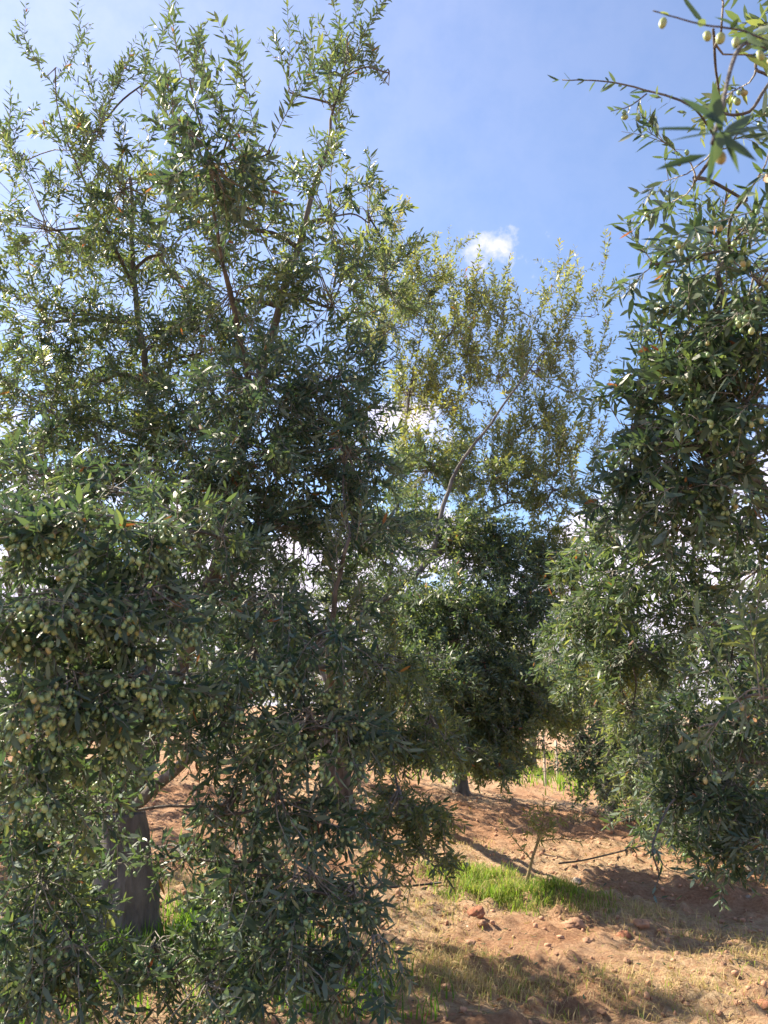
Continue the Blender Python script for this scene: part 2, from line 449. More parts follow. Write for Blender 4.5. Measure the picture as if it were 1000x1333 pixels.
def olives_on(P0, D0, L0, droop, prob, rg=rng):
    n = len(P0)
    k = 7
    t = rg.uniform(.1, .95, (n, k))
    m = rg.random((n, k)) < np.minimum(prob * L0 / .30, 1)[:, None] * rg.choice([.05, .5, 2.8], (n, 1))
    C = P0[:, None] + (D0 * L0[:, None])[:, None] * t[..., None] + np.array([0, 0, -1.]) * (droop[:, None] * L0[:, None] * t * t)[..., None]
    C = C[m]
    res, stalk = [], []
    for q in range(3):
        mm = rg.random(len(C)) < (1, .75, .45)[q]
        c = C[mm]
        off = nrm(rg.normal(size=(len(c), 3)) * np.array([1, 1, .5]) + np.array([0, 0, -.9])) * rg.uniform(.014, .036, (len(c), 1))
        e = c + off
        res.append(e); stalk.append((c, e))
    E = np.vstack(res)
    S0 = np.vstack([a for a, b in stalk]); S1 = np.vstack([b for a, b in stalk])
    ne = len(E)
    ax = nrm(np.array([0, 0, -1.]) + rg.normal(0, .35, (ne, 3)))
    ln_ = rg.uniform(.0140, .0220, ne)
    return dict(P=E + ax * ln_[:, None] * .4, D=ax, L=ln_, W=ln_ * rg.uniform(.68, .80, ne), T=np.clip(rg.normal(.5, .22, ne) + .5 * (rg.random(ne) < .03), 0, 1), S0=S0, S1=S1)

def sphere_t(rings, seg):
    V = [(0, 0, 1)]
    for i in range(1, rings):
        a = math.pi * i / rings
        for j in range(seg):
            b = 2 * math.pi * j / seg; V.append((math.sin(a) * math.cos(b), math.sin(a) * math.sin(b), math.cos(a)))
    V.append((0, 0, -1)); Fc = []
    for j in range(seg): Fc.append((0, 1 + j, 1 + (j + 1) % seg))
    for i in range(rings - 2):
        for j in range(seg):
            a, b = 1 + i * seg + j, 1 + i * seg + (j + 1) % seg
            Fc.append((a, a + seg, b)); Fc.append((b, a + seg, b + seg))
    e = len(V) - 1; o = 1 + (rings - 2) * seg
    for j in range(seg): Fc.append((o + j, e, o + (j + 1) % seg))
    return np.array(V), np.array(Fc)
SPH = sphere_t(4, 6)
SPH_FAR = sphere_t(3, 5)
def olive_arrays(O, far=False):
    D = nrm(O['D']); S = nrm(np.cross(D, np.array([1, .2, .1]))); N = np.cross(D, S)
    TV, TF = SPH_FAR if far else SPH
    V = O['P'][:, None] + D[:, None] * TV[None, :, 2:3] * (O['L'] * .5)[:, None, None] + (S[:, None] * TV[None, :, 0:1] + N[:, None] * TV[None, :, 1:2]) * (O['W'] * .5)[:, None, None]
    n = len(D)
    return V.reshape(-1, 3), (TF[None] + (np.arange(n) * len(TV))[:, None, None]).reshape(-1, 3), np.repeat(O['T'], len(TV))

# ------------------------------------------------------------------ trees
class Tree:
    def __init__(s, name, base, label, cat_, group, sink=.12):
        s.base = np.array(base, float)
        s.root = link(name, None, None, tuple(s.base)); s.root.empty_display_size = .3
        tag(s.root, label, cat_, group)
        s.nodes = []; s.leaf = []; s.oliv = []; s.tw = []; s.twr = []; s.stalk = []; s.seed = rng.integers(1000)
    def limb(s, pts, r0, r1, name='limb', sides=10, gn=.02, mat='bark'):
        P = spline(pts, max(6, (14 if name == 'trunk' else 5) * len(pts)))
        if name == 'limb': r0 *= .68; r1 *= .7
        wob = .5 * r0
        P[1:-1] += rng.normal(0, wob * .25, P[1:-1].shape) * (0 if name == 'trunk' else 1)
        rods(name, P, r0, r1, sides, M[mat], s.root, s.base, gn, 3.2, int(s.seed))
        t = np.linspace(0, 1, len(P))
        if name != 'limb': return
        for p, q in zip(P[1:], t[1:]): s.nodes.append((p, r0 + (r1 - r0) * q))
        if r1 < .012 and s.base[1] < 9.9 and sides != 6:
            for q_ in (-1, -3, -5): s.blob(P[q_], (.07, .07, .07), 4, 'up', .052, tint=.25, tlen=(.12, .26), branch=False, side_n=3)
    def blob(s, c, rad, n, mode='mid', leafL=.056, oliv=0., tint=.3, tlen=(.22, .45), branch=True, sides=4, spacing=.021, side_n=4, name='branch'):
        c = np.array(c, float); rad = np.array(rad, float)
        n = max(2, int(n))
        bp = None
        if branch and s.nodes:
            NP = np.array([p for p, r in s.nodes])
            dz = NP[:, 2] - c[2]
            cost = np.linalg.norm(NP - c, axis=1) + .5 * np.maximum(dz, 0)
            i = int(np.argmin(cost)); st, rr = s.nodes[i]
            mid = (st + c) / 2 + np.array([0, 0, .10 * np.linalg.norm(c - st)]) + rng.normal(0, .05, 3) * min(1, np.linalg.norm(c - st))
            end = c + np.array([0, 0, .3 * rad[2] if mode != 'hang' else .75 * rad[2]])
            bp = spline([st, mid, c if mode != 'hang' else c + np.array([0, 0, .5 * rad[2]]), end], 12)
            r0 = min(rr * .7, .004 + .002 * math.sqrt(n))
            rods(name, bp, r0, .0035, 5, M['branch'], s.root, s.base, .012, 9, int(rng.integers(900)))
            s.nodes.append((c + np.array([0, 0, .2 * rad[2]]), .008))
        o = ball(n)
        if mode == 'hang': o[:, 2] = np.abs(o[:, 2]) * .9 - .05
        if mode == 'up': o[:, 2] = -np.abs(o[:, 2]) * .8
        P0 = c + o * rad
        out = nrm(o * np.array([1, 1, .4]) + 1e-3)
        rn = rng.normal(size=(n, 3))
        if mode == 'up': D = out * .30 + rn * .20 + np.array([0, 0, 1.0]); dr = rng.uniform(-.05, .15, n)
        elif mode == 'hang': D = out * .55 + rn * .42 + np.array([0, 0, -.30]); dr = rng.uniform(.15, .75, n)
        else: D = out * .85 + rn * .38 + np.array([0, 0, .15]); dr = rng.uniform(.05, .4, n)
        D = nrm(D)
        L = rng.uniform(*tlen, n)
        if mode == 'hang': L *= .85
        # fine twigs that carry the shoots
        if bp is not None:
            bi = rng.integers(6, 12, n); st = bp[bi]
            vec = P0 - st; dist = np.linalg.norm(vec, axis=1, keepdims=True)
            tt = np.linspace(0, 1, 5)[None, :, None]
            mid = st + vec * .5 - D * dist * .22
            P = (1 - tt) ** 2 * st[:, None] + 2 * tt * (1 - tt) * mid[:, None] + tt ** 2 * P0[:, None]
            s.tw.append(P); s.twr.append(np.repeat(np.linspace(.0036, .0022, 5)[None], n, 0))
        # side shoots
        k = side_n
        ts = rng.uniform(.12, .85, (n, k))
        Ps = P0[:, None] + (D * L[:, None])[:, None] * ts[..., None] + np.array([0, 0, -1.]) * (dr[:, None] * L[:, None] * ts * ts)[..., None]
        Ds = nrm(D[:, None] + rng.normal(0, .34 if mode == 'up' else .62, (n, k, 3)))
        Ls = rng.uniform(.10, .24, (n, k)) * (L.mean() / .34)
        AP = np.vstack([P0, Ps.reshape(-1, 3)]); AD = np.vstack([D, Ds.reshape(-1, 3)]); AL = np.concatenate([L, Ls.ravel()])
        ADr = np.concatenate([dr, rng.uniform(.05, .5, n * k) * (1 if mode != 'up' else .2)])
        tw_t = np.clip(np.concatenate([rng.normal(tint, .10, n), rng.normal(tint, .12, n * k)]), 0, .8)
        LL = np.full(len(AP), leafL) * rng.uniform(.85, 1.12, len(AP))
        s.leaf.append(shoots(AP, AD, AL, ADr, tw_t, LL, spacing * leafL / .056))
        if oliv > 0:
            O = olives_on(AP, AD, AL, ADr, oliv); s.oliv.append(O)
            tt = np.linspace(0, 1, 5)[None, :, None]
            s.stalk.append((O['S0'], O['S1']))
        tt = np.linspace(0, 1, 5)[None, :, None]
        s.tw.append(AP[:, None] + (AD * AL[:, None])[:, None] * tt + np.array([0, 0, -1.]) * (ADr * AL)[:, None, None] * tt * tt)
        s.twr.append(np.linspace(1, .45, 5)[None] * np.where(np.arange(len(AP)) < n, .0022, .0014)[:, None])
    def pblob(s, px, py, Y, rpx, rpy, rd, tau, mode='mid', leafL=.056, **kw):
        """a clump placed by its direction and distance; tau is how often it covers what is behind"""
        c = at(px, py, Y)
        sc = Y / F * (1 + .0)
        per = 5200 * (2 / Y) ** 2 * (leafL / .056) ** 1.0
        if 'tlen' not in kw:
            q = min(rpx, rpy) * sc
            kw['tlen'] = (max(.10, min(.24, .7 * q)), max(.17, min(.46, 1.4 * q)))
        per *= (kw['tlen'][0] + kw['tlen'][1]) / .67
        n = DENS * tau * math.pi * rpx * rpy / per
        s.blob(c, (rpx * sc * .8, rd, rpy * sc * .8), n, mode, leafL, **kw)

VAR = []
for i in range(14):
    T_ = float(min(1, .08 + .055 * i)) if i < 12 else (.93, 1.0)[i - 12]
    bd = (.02, .12, .22)[i % 3]
    V = LOD0_V.copy(); V[:, 1] *= .21; V[:, 2] = V[:, 2] * .21 - bd * V[:, 0] ** 2
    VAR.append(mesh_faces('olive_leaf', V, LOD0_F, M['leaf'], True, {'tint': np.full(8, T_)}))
OV = []
for i in range(6):
    TV, TF = sphere_t(8, 10)
    V = TV * np.array([.37, .37, .5]); V[:, :2] *= (1 + .10 * (V[:, 2:3] > .2) * 0)
    OV.append(mesh_faces('olive_fruit', V, TF, M['olive'], True, {'tint': np.full(len(V), (.2, .4, .55, .7, .85, 1.0)[i])}))

def place_leaf(t, L, i):
    D, S, N = frames(L['D'][i:i + 1], L['N'][i:i + 1])
    tv = L['T'][i]
    v = 13 if tv > .96 else 12 if tv > .87 else int(np.clip((tv - .08) / .055 + rng.integers(-1, 2), 0, 11))
    o = bpy.data.objects.new('leaf', VAR[v])
    l_ = L['L'][i]; w_ = L['W'][i] / .21
    m = Matrix(((D[0][0] * l_, S[0][0] * w_, N[0][0] * l_, L['P'][i][0] - t.base[0]),
                (D[0][1] * l_, S[0][1] * w_, N[0][1] * l_, L['P'][i][1] - t.base[1]),
                (D[0][2] * l_, S[0][2] * w_, N[0][2] * l_, L['P'][i][2] - t.base[2]), (0, 0, 0, 1)))
    o.parent = t.root; o.matrix_basis = m
    col.objects.link(o)
def place_olive(t, O, i):
    o = bpy.data.objects.new('olive', OV[min(5, int(O['T'][i] * 5.99))])
    q = Vector(-O['D'][i]).to_track_quat('Z', 'X')
    o.parent = t.root; o.location = Vector(O['P'][i] - t.base); o.rotation_mode = 'QUATERNION'; o.rotation_quaternion = q
    o.scale = (O['W'][i] / .74, O['W'][i] / .74, O['L'][i])
    col.objects.link(o)

TREES = []
DENS = 2.5
OLIVE_GROUP = 'olive trees of the grove'
# --- the big tree on the left
A = Tree('olive_tree', (*at(158, 1215, 5.0)[:2], hz(*at(158, 1215, 5.0)[:2]) - .1),
         'tall olive tree on the left hung with pale green olives, its dark trunk forked', 'olive tree', OLIVE_GROUP)
b = A.base
fork = at(160, 1060, 5.0)
A.limb([b, b * .5 + fork * .5 + np.array([.03, 0, 0]), fork], .21, .14, 'trunk', 18, .06)
A.limb([fork, at(185, 950, 4.9), at(200, 780, 4.7), at(205, 600, 4.5), at(178, 380, 4.3), at(170, 230, 4.2)], .10, .014)
A.limb([fork, at(225, 900, 4.6), at(285, 720, 4.1), at(330, 520, 3.8), at(395, 300, 3.6), at(430, 170, 3.5), at(452, 70, 3.45)], .085, .005)
A.limb([fork, at(240, 990, 4.5), at(330, 900, 3.9), at(420, 830, 3.4), at(455, 700, 3.1)], .06, .012)
A.limb([fork, at(130, 960, 4.4), at(115, 830, 3.4), at(120, 700, 2.5)], .055, .012)
A.limb([fork, at(80, 950, 5.2), at(10, 700, 5.0), at(-60, 450, 4.8)], .07, .012)
A.limb([fork, at(60, 1000, 6.0), at(150, 700, 6.8), at(200, 500, 6.9)], .07, .012)
A.limb([at(330, 520, 3.8), at(300, 380, 3.3), at(275, 260, 2.8)], .03, .008)
A.limb([at(178, 380, 4.3), at(130, 280, 3.9), at(85, 180, 3.6)], .02, .006)
up = dict(mode='up', tlen=(.25, .5), tint=.18, side_n=3)
for px, py, Y, rx, ry, rd, tau, leaf in [
    (72, 95, 3.4, 22, 45, .12, 1.0, .052), (130, 170, 3.5, 45, 60, .2, 1.1, .052), (185, 110, 3.4, 18, 55, .12, .9, .052),
    (212, 130, 2.9, 22, 50, .1, .9, .056), (248, 110, 2.6, 16, 50, .1, 1.2, .056), (300, 170, 2.7, 26, 40, .1, 1.2, .056),
    (452, 60, 3.45, 18, 70, .10, 1.5, .054), (430, 140, 3.45, 35, 42, .14, 1.2, .054), (378, 120, 3.4, 22, 32, .1, .9, .054), (505, 95, 3.4, 26, 30, .1, .8, .054),
    (415, 215, 3.5, 35, 45, .15, .9, .054), (30, 210, 4.0, 34, 60, .25, .7, .055), (350, 200, 2.6, 24, 26, .1, 1.4, .058)]:
    A.pblob(px, py, Y, rx * .85, ry, rd, tau * .62, leafL=leaf * .95, oliv=.02, **up)
for px, py, Y, rx, ry, rd, tau in [
    (160, 250, 3.8, 90, 60, .4, .9), (60, 300, 4.2, 80, 70, .5, .9), (210, 330, 4.2, 80, 70, .5, .8), (60, 420, 4.3, 85, 70, .5, .9), (330, 300, 3.6, 70, 60, .4, 1.0),
    (200, 450, 4.4, 80, 70, .5, .8), (430, 290, 3.6, 60, 60, .4, .9), (480, 290, 3.9, 35, 60, .3, .7), (500, 370, 4.0, 45, 60, .4, .9), (60, 540, 4.0, 80, 60, .5, 1.2),
    (130, 580, 4.3, 70, 60, .5, .9), (300, 390, 3.7, 80, 60, .4, 1.2), (430, 400, 3.6, 60, 60, .4, 1.2), (230, 570, 4.2, 60, 70, .4, .9)]:
    A.pblob(px, py, Y, rx, ry, rd, tau * .95, 'mid', .053, oliv=.05, tint=.34)
A.pblob(275, 215, 2.55, 75, 50, .22, 1.9, 'mid', .060, oliv=.10, tint=.12)
A.pblob(240, 170, 2.6, 45, 35, .15, 1.3, 'up', .060, tint=.10)
for px, py, Y, rx, ry, rd, tau, ol in [
    (340, 500, 3.3, 80, 60, .4, 1.7, .12), (440, 500, 3.4, 55, 60, .4, 1.6, .12), (450, 590, 3.4, 50, 60, .4, 1.6, .12), (350, 600, 3.4, 80, 60, .4, 1.8, .12),
    (270, 640, 3.6, 60, 50, .4, 1.4, .1), (350, 690, 3.6, 80, 50, .4, 1.1, .1), (460, 690, 3.7, 50, 60, .4, 1.0, .08), (300, 760, 3.4, 60, 50, .4, 1.2, .15),
    (60, 620, 3.4, 80, 45, .3, 1.4, .1)]:
    A.pblob(px, py, Y, rx, ry, rd, tau, 'mid', .054, oliv=ol, tint=.10)
# the loaded bough nearest the camera
for px, py, Y, rx, ry, rd, tau, ol in [
    (50, 700, 2.15, 85, 55, .22, 1.8, .42), (150, 700, 2.2, 75, 50, .2, 1.9, .42), (190, 790, 2.25, 55, 60, .2, 1.7, .42), (100, 800, 2.15, 90, 60, .22, 1.9, .45),
    (20, 830, 2.1, 60, 70, .2, 1.6, .42), (90, 910, 2.2, 90, 60, .22, 1.8, .45), (185, 900, 2.3, 50, 60, .2, 1.3, .42), (30, 980, 2.3, 60, 60, .22, 1.4, .4), (120, 970, 2.4, 60, 40, .2, 1.0, .4)]:
    A.pblob(px, py, Y, rx, ry, rd, tau, 'hang', .058, oliv=min(.9, ol * 1.7), tint=.13)
for px, py, Y, rx, ry, md in ((60, 635, 2.7, 60, 26, 'mid'), (150, 640, 2.8, 60, 28, 'mid'), (235, 700, 2.6, 32, 50, 'mid'), (250, 800, 2.5, 28, 55, 'hang'), (240, 900, 2.6, 34, 50, 'hang'), (200, 965, 2.7, 46, 30, 'hang'), (285, 940, 2.9, 36, 40, 'hang'),
                             (60, 1040, 2.6, 60, 34, 'hang'), (130, 1065, 2.8, 30, 36, 'hang'), (292, 1070, 2.8, 24, 50, 'hang'), (240, 1120, 3.1, 40, 14, 'mid'), (290, 700, 2.9, 40, 50, 'mid')):
    A.pblob(px, py, Y, rx, ry, .25, 1.15, md, .054, oliv=.22 if md == 'hang' else .1, tint=.14)
# hanging skirt on the right of the tree
for px, py, Y, rx, ry, rd, tau, ol in [
    (350, 800, 2.9, 60, 50, .3, 1.5, .3), (430, 850, 2.9, 60, 50, .3, 1.5, .3), (330, 880, 2.8, 55, 60, .3, 1.6, .33), (400, 960, 2.8, 60, 60, .3, 1.7, .33),
    (300, 990, 3.0, 40, 50, .3, .8, .3), (455, 960, 3.0, 45, 60, .3, 1.3, .25), (360, 1060, 2.8, 60, 60, .3, 1.5, .33), (440, 1070, 3.0, 40, 60, .3, 1.1, .3),
    (330, 1150, 2.9, 50, 60, .3, 1.2, .3), (400, 1170, 2.8, 55, 60, .3, 1.5, .33), (460, 1190, 3.0, 32, 60, .2, .9, .2), (380, 1260, 2.8, 55, 50, .3, 1.4, .3),
    (450, 1280, 2.9, 42, 45, .3, 1.3, .25), (320, 1250, 3.0, 40, 50, .3, .8, .25), (485, 1250, 2.7, 22, 45, .12, 1.1, .05), (300, 1085, 3.2, 20, 26, .2, .7, .3)]:
    A.pblob(px, py, Y, rx, ry, rd, tau * .8, 'hang', .055, oliv=ol * 1.25, tint=.12)
# low boughs at the far left
for px, py, Y, rx, ry, rd, tau, ol in [
    (30, 1080, 2.8, 60, 50, .3, 1.1, .3), (50, 1170, 2.8, 60, 55, .3, 1.2, .3), (90, 1230, 3.0, 45, 45, .3, .7, .3), (40, 1270, 2.9, 60, 50, .3, 1.2, .3), (85, 1120, 3.2, 30, 40, .3, .5, .3), (230, 1270, 3.1, 30, 30, .3, .5, .3)]:
    A.pblob(px, py, Y, rx, ry, rd, tau * .8, 'hang', .055, oliv=ol, tint=.2)
for px, py, Y, rx, ry, rd, tau in [(500, 880, 3.90, 50, 50, .25, 1.5), (510, 970, 3.74, 40, 50, .25, 1.5), (560, 960, 3.90, 32, 50, .25, 1.6), (520, 1060, 3.59, 32, 50, .25, 1.5), (560, 1070, 3.67, 18, 40, .25, 1.0), (545, 1120, 3.59, 20, 28, .25, 1.2), (500, 1110, 3.59, 22, 40, .25, 1.0)]:
    A.pblob(px, py, Y, rx, ry, rd, tau, 'hang', .046, oliv=.04, tint=.42, side_n=5)
for px, py, Y, rx, ry in ((480, 600, 4.2, 40, 60), (500, 700, 4.4, 40, 50), (470, 790, 4.2, 45, 50), (250, 560, 4.0, 60, 60), (200, 640, 4.2, 70, 50), (400, 700, 4.2, 60, 50), (250, 780, 4.0, 60, 60), (120, 500, 4.6, 80, 60), (260, 460, 4.2, 60, 50)):
    A.pblob(px, py, Y, rx, ry, .4, 1.0, 'mid', .054, oliv=.04, tint=.2)
# inner boughs, added to shade the foreground soil and darken the crown
for i in range(11):
    A.blob((rng.uniform(-2.2, -.7), rng.uniform(5.0, 6.3), rng.uniform(1.5, 3.0)), (.35, .35, .35), 16, 'mid', .058, tint=.15)
for px, py, Y, rx, ry in ((60, 1080, 2.8, 50, 40), (60, 1180, 2.9, 60, 50), (100, 1260, 2.8, 70, 50), (200, 1260, 3.0, 60, 50), (270, 1300, 2.8, 60, 40), (300, 1180, 3.1, 36, 60), (130, 1010, 2.9, 40, 34), (235, 960, 3.2, 40, 30), (205, 1110, 3.4, 40, 14), (30, 1310, 2.8, 60, 40), (310, 1110, 3.2, 30, 40), (30, 1060, 3.3, 50, 40), (40, 1150, 3.4, 60, 40), (30, 1250, 3.2, 60, 50), (100, 1290, 3.1, 60, 40), (230, 1290, 3.3, 60, 30), (290, 1200, 3.4, 30, 60)):
    A.pblob(px, py, Y, rx, ry, .3, .75, 'hang', .055, oliv=.22, tint=.15)
for i in range(9):  # low off-frame clumps, added to shade the ground under the tree
    A.blob((rng.uniform(-4.8, -3.4), rng.uniform(4.6, 7.4), rng.uniform(.9, 2.6)), (.45, .45, .4), 24, 'hang', .058, tint=.2)
# the back and the left flank of the crown
for i in range(15):
    th = rng.uniform(.15, 1.25) * math.pi; zz = rng.uniform(1.4, 4.6)
    rr = 2.3 * math.sqrt(max(.15, 1 - ((zz - 2.7) / 2.6) ** 2))
    c = np.array([b[0] - .6 + rr * math.cos(th), b[1] + .5 + rr * .9 * math.sin(th), zz])
    q = project(c[None])
    if q[2][0] > 0 and -60 < q[0][0] < 1060 and -60 < q[1][0] < 760: continue
    A.blob(c, (.5, .5, .45), 16, 'mid', .058, tint=.25)
TREES.append(A)

# --- the tree in the middle, lit from behind
B = Tree('olive_tree', (*at(440, 1055, 9.88)[:2], hz(*at(440, 1055, 9.88)[:2]) - .1),
         'airy yellow-green olive tree in the middle with a bare limb slanting up right', 'olive tree', OLIVE_GROUP)
b = B.base
fk = at(432, 900, 9.62)
B.limb([b, (b + fk) / 2, fk], .19, .13, 'trunk', 16, .05)
B.limb([fk, at(436, 820, 8.2), at(505, 778, 7.9), at(562, 728, 7.8), at(600, 690, 8.0)], .095, .035)
B.limb([at(562, 728, 7.8), at(588, 625, 7.9), at(640, 550, 7.9), at(690, 480, 8.1), at(745, 410, 8.58)], .040, .008)
B.limb([at(505, 775, 8.84), at(520, 640, 9.10), at(535, 500, 9.10), at(560, 390, 9.10)], .045, .008)
B.limb([at(600, 690, 8.58), at(660, 655, 8.45), at(720, 660, 8.32)], .03, .008)
B.limb([fk, at(480, 860, 8.32), at(540, 850, 7.54), at(600, 830, 7.28)], .06, .012)
B.limb([fk, at(380, 780, 9.88), at(400, 600, 10.14)], .07, .012)
B.limb([at(535, 500, 9.10), at(590, 430, 9.10), at(640, 390, 9.10)], .02, .006)
for px, py, Y, rx, ry, rd, tau in [
    (512, 275, 8.58, 8, 30, .15, .6), (500, 330, 8.71, 16, 35, .2, .8), (560, 350, 9.10, 26, 40, .25, 1.0), (530, 390, 9.10, 30, 40, .3, 1.2), (620, 385, 8.97, 18, 35, .2, 1.1), (655, 400, 8.84, 18, 45, .2, .9),
    (690, 400, 8.71, 14, 40, .2, .8), (590, 420, 9.10, 35, 40, .3, 1.1), (735, 400, 8.58, 26, 26, .2, .9), (770, 400, 8.45, 16, 14, .12, .9), (770, 450, 8.45, 20, 12, .12, .7), (700, 470, 8.71, 40, 40, .3, 1.1), (650, 480, 8.84, 35, 40, .3, 1.0),
    (750, 500, 8.45, 24, 30, .2, .9), (735, 560, 8.45, 35, 30, .25, 1.2), (700, 545, 8.58, 40, 30, .3, 1.0), (590, 520, 9.10, 40, 45, .4, 1.0), (560, 600, 9.0, 50, 40, .4, 1.3), (640, 590, 8.8, 45, 40, .4, 1.3), (700, 610, 8.6, 40, 36, .4, 1.3), (745, 610, 8.5, 24, 36, .3, 1.0), (500, 420, 9.2, 30, 50, .4, 1.2), (610, 450, 9.0, 50, 40, .4, 1.0), (530, 500, 9.23, 40, 60, .4, 1.0)]:
    B.pblob(px, py + 12, Y, rx * 1.25, ry * 1.15, rd * 1.6, tau * .80, 'up', .074, tint=.60 + rng.uniform(-.1, .1), tlen=(.4, .9), spacing=.026, side_n=3)  # yellower tint paints part of the backlit glow into the leaves
for px, py, Y, rx, ry, rd, tau, tn in [
    (560, 610, 8.84, 50, 40, .4, .9, .4), (640, 630, 8.45, 50, 35, .4, .8, .45), (720, 640, 8.32, 45, 30, .3, .7, .5), (520, 690, 8.58, 50, 40, .4, 1.1, .3), (600, 700, 8.06, 45, 40, .4, 1.5, .32),
    (650, 720, 8.06, 50, 40, .4, 1.4, .25), (540, 810, 7.80, 50, 40, .4, 1.5, .15), (600, 800, 7.54, 60, 45, .4, 1.6, .28), (670, 800, 7.80, 50, 45, .4, 1.6, .2), (480, 770, 8.58, 40, 40, .3, .7, .3),
    (720, 720, 8.19, 20, 60, .2, 1.1, .66), (730, 760, 8.06, 14, 40, .15, 1.1, .76)]:  # the yellowest clumps have their sunlit glow put into the tint
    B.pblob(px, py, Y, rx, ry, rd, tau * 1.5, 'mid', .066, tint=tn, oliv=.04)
for px, py, Y, rx, ry, rd, tau, tn in [
    (560, 880, 7.02, 50, 50, .4, 1.7, .25), (640, 880, 7.54, 55, 45, .4, 1.8, .3), (700, 890, 8.06, 45, 40, .4, 1.6, .3), 
    (620, 950, 7.54, 35, 36, .3, 1.7, .35), (655, 975, 8.06, 26, 30, .2, 1.6, .35), (715, 930, 8.58, 40, 22, .3, 1.4, .4)]:
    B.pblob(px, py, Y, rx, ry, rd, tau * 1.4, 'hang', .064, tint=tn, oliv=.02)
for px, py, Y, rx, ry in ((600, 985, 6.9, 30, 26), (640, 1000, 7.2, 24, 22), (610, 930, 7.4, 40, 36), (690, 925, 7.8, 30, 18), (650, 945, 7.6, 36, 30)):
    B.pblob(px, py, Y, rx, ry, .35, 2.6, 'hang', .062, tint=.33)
for i in range(16):
    th = rng.uniform(0, 1.0) * math.pi; zz = rng.uniform(1.2, 3.4)
    c = np.array([b[0] + .5 + 1.6 * math.cos(th), b[1] + .8 + 1.4 * math.sin(th), zz])
    B.blob(c, (.45, .45, .4), 7, 'mid', .058, tint=.35)
TREES.append(B)

# --- the tree on the right, its boughs reaching over the camera
C = Tree('olive_tree', (3.15, 3.7, hz(3.15, 3.7) - .1),
         'large dark olive tree on the right whose boughs reach in from beyond the frame', 'olive tree', OLIVE_GROUP)
b = C.base
fk = b + np.array([-.1, 0, 1.25])
C.limb([b, (b + fk) / 2 + np.array([.04, 0, 0]), fk], .22, .15, 'trunk', 18, .06)
C.limb([fk, at(1100, 800, 3.4), at(985, 620, 2.9), at(930, 480, 2.5), at(940, 330, 2.3)], .10, .012)
C.limb([fk, fk + np.array([-.2, -.8, 1.2]), at(1150, 120, 1.9), at(1060, 20, 1.5), at(1010, -20, 1.4)], .06, .006)
C.limb([at(1060, 20, 1.5), at(1000, 110, 1.5), at(960, 150, 1.5), at(860, 122, 1.6), at(790, 106, 1.65), at(732, 104, 1.7)], .008, .002, sides=6, gn=0)
C.limb([fk, at(1080, 900, 4.2), at(940, 820, 4.2), at(850, 740, 4.1), at(790, 700, 4.0)], .08, .012)
C.limb([at(985, 620, 2.9), at(925, 560, 2.7), at(880, 480, 2.6)], .018, .006, sides=7, mat='twig')
C.limb([at(985, 620, 2.9), at(940, 600, 2.4), at(925, 520, 2.3)], .014, .005, sides=7, mat='twig')
C.limb([fk, at(1180, 900, 2.6), at(1080, 880, 2.0), at(985, 910, 1.9)], .05, .006)
C.limb([fk, fk + np.array([.6, .7, 1.0]), fk + np.array([1.0, 1.0, 2.4])], .09, .02)
C.limb([fk, at(1050, 1000, 3.6), at(930, 990, 3.6), at(880, 1040, 3.6)], .05, .008)
# near sprays against the sky
C.pblob(930, 45, 1.35, 55, 40, .15, .40, 'mid', .058, oliv=.16, tint=.45, tlen=(.12, .22), side_n=2)
C.pblob(985, 90, 1.5, 28, 60, .15, .8, 'mid', .060, oliv=.16, tint=.35, tlen=(.14, .24), side_n=2)
C.pblob(935, 190, 1.75, 50, 30, .14, .7, 'mid', .060, oliv=.12, tint=.18, tlen=(.14, .26), side_n=3)
C.pblob(905, 235, 1.8, 45, 30, .14, .8, 'mid', .056, oliv=.15, tint=.12, tlen=(.14, .26), side_n=3)
C.pblob(970, 260, 1.9, 40, 40, .2, 1.0, 'mid', .058, oliv=.15, tint=.14, tlen=(.16, .3), side_n=3)
# the thin spray that leaves leftward
def spray(tree, pts, n, leafL, tint, oliv=0, prob=.5):
    P = spline(pts, n + 1)
    D = P[1:] - P[:-1]; L = np.linalg.norm(D, axis=1)
    tree.leaf.append(shoots(P[:-1], nrm(D), L, np.zeros(n), np.full(n, tint), np.full(n, leafL), L.mean() * .55, keep=.9))
    if oliv: tree.oliv.append(olives_on(P[:-1], nrm(D), L, np.zeros(n), oliv))
    k = max(1, n // 3)
spray(C, [at(900, 150, 1.55), at(850, 122, 1.6), at(790, 106, 1.65), at(722, 104, 1.7)], 13, .040, .15, .06)
spray(C, [at(842, 122, 1.6), at(820, 138, 1.6), at(795, 145, 1.62)], 4, .036, .15, .2)
C.limb([at(842, 122, 1.6), at(820, 138, 1.6), at(795, 145, 1.62)], .002, .001, 'branch', 5, 0, 'branch')
# the bud cluster right in front of the lens
cc = at(932, 172, .78)
C.limb([at(1060, 20, 1.5), at(1015, 60, 1.15), at(965, 60, .95), cc, at(928, 184, .77)], .004, .0025, 'branch', 6, 0, 'branch')
nn = 15
ang = np.linspace(0, 2 * np.pi, nn, endpoint=False) + rng.normal(0, .15, nn)
Dn = np.stack([np.cos(ang), -.25 + rng.normal(0, .25, nn), np.sin(ang)], -1)
C.leaf.append(dict(P=cc + rng.normal(0, .006, (nn, 3)), D=nrm(Dn), N=nrm(np.stack([rng.normal(0, .5, nn), -np.ones(nn), .4 + rng.normal(0, .5, nn)], -1)), L=rng.uniform(.055, .085, nn), W=rng.uniform(.011, .014, nn), B=rng.uniform(.0, .2, nn), T=rng.uniform(.05, .4, nn)))
spray(C, [at(1015, 60, 1.15), at(965, 40, .95), at(915, 32, .92), at(850, 14, .92)], 9, .052, .25)
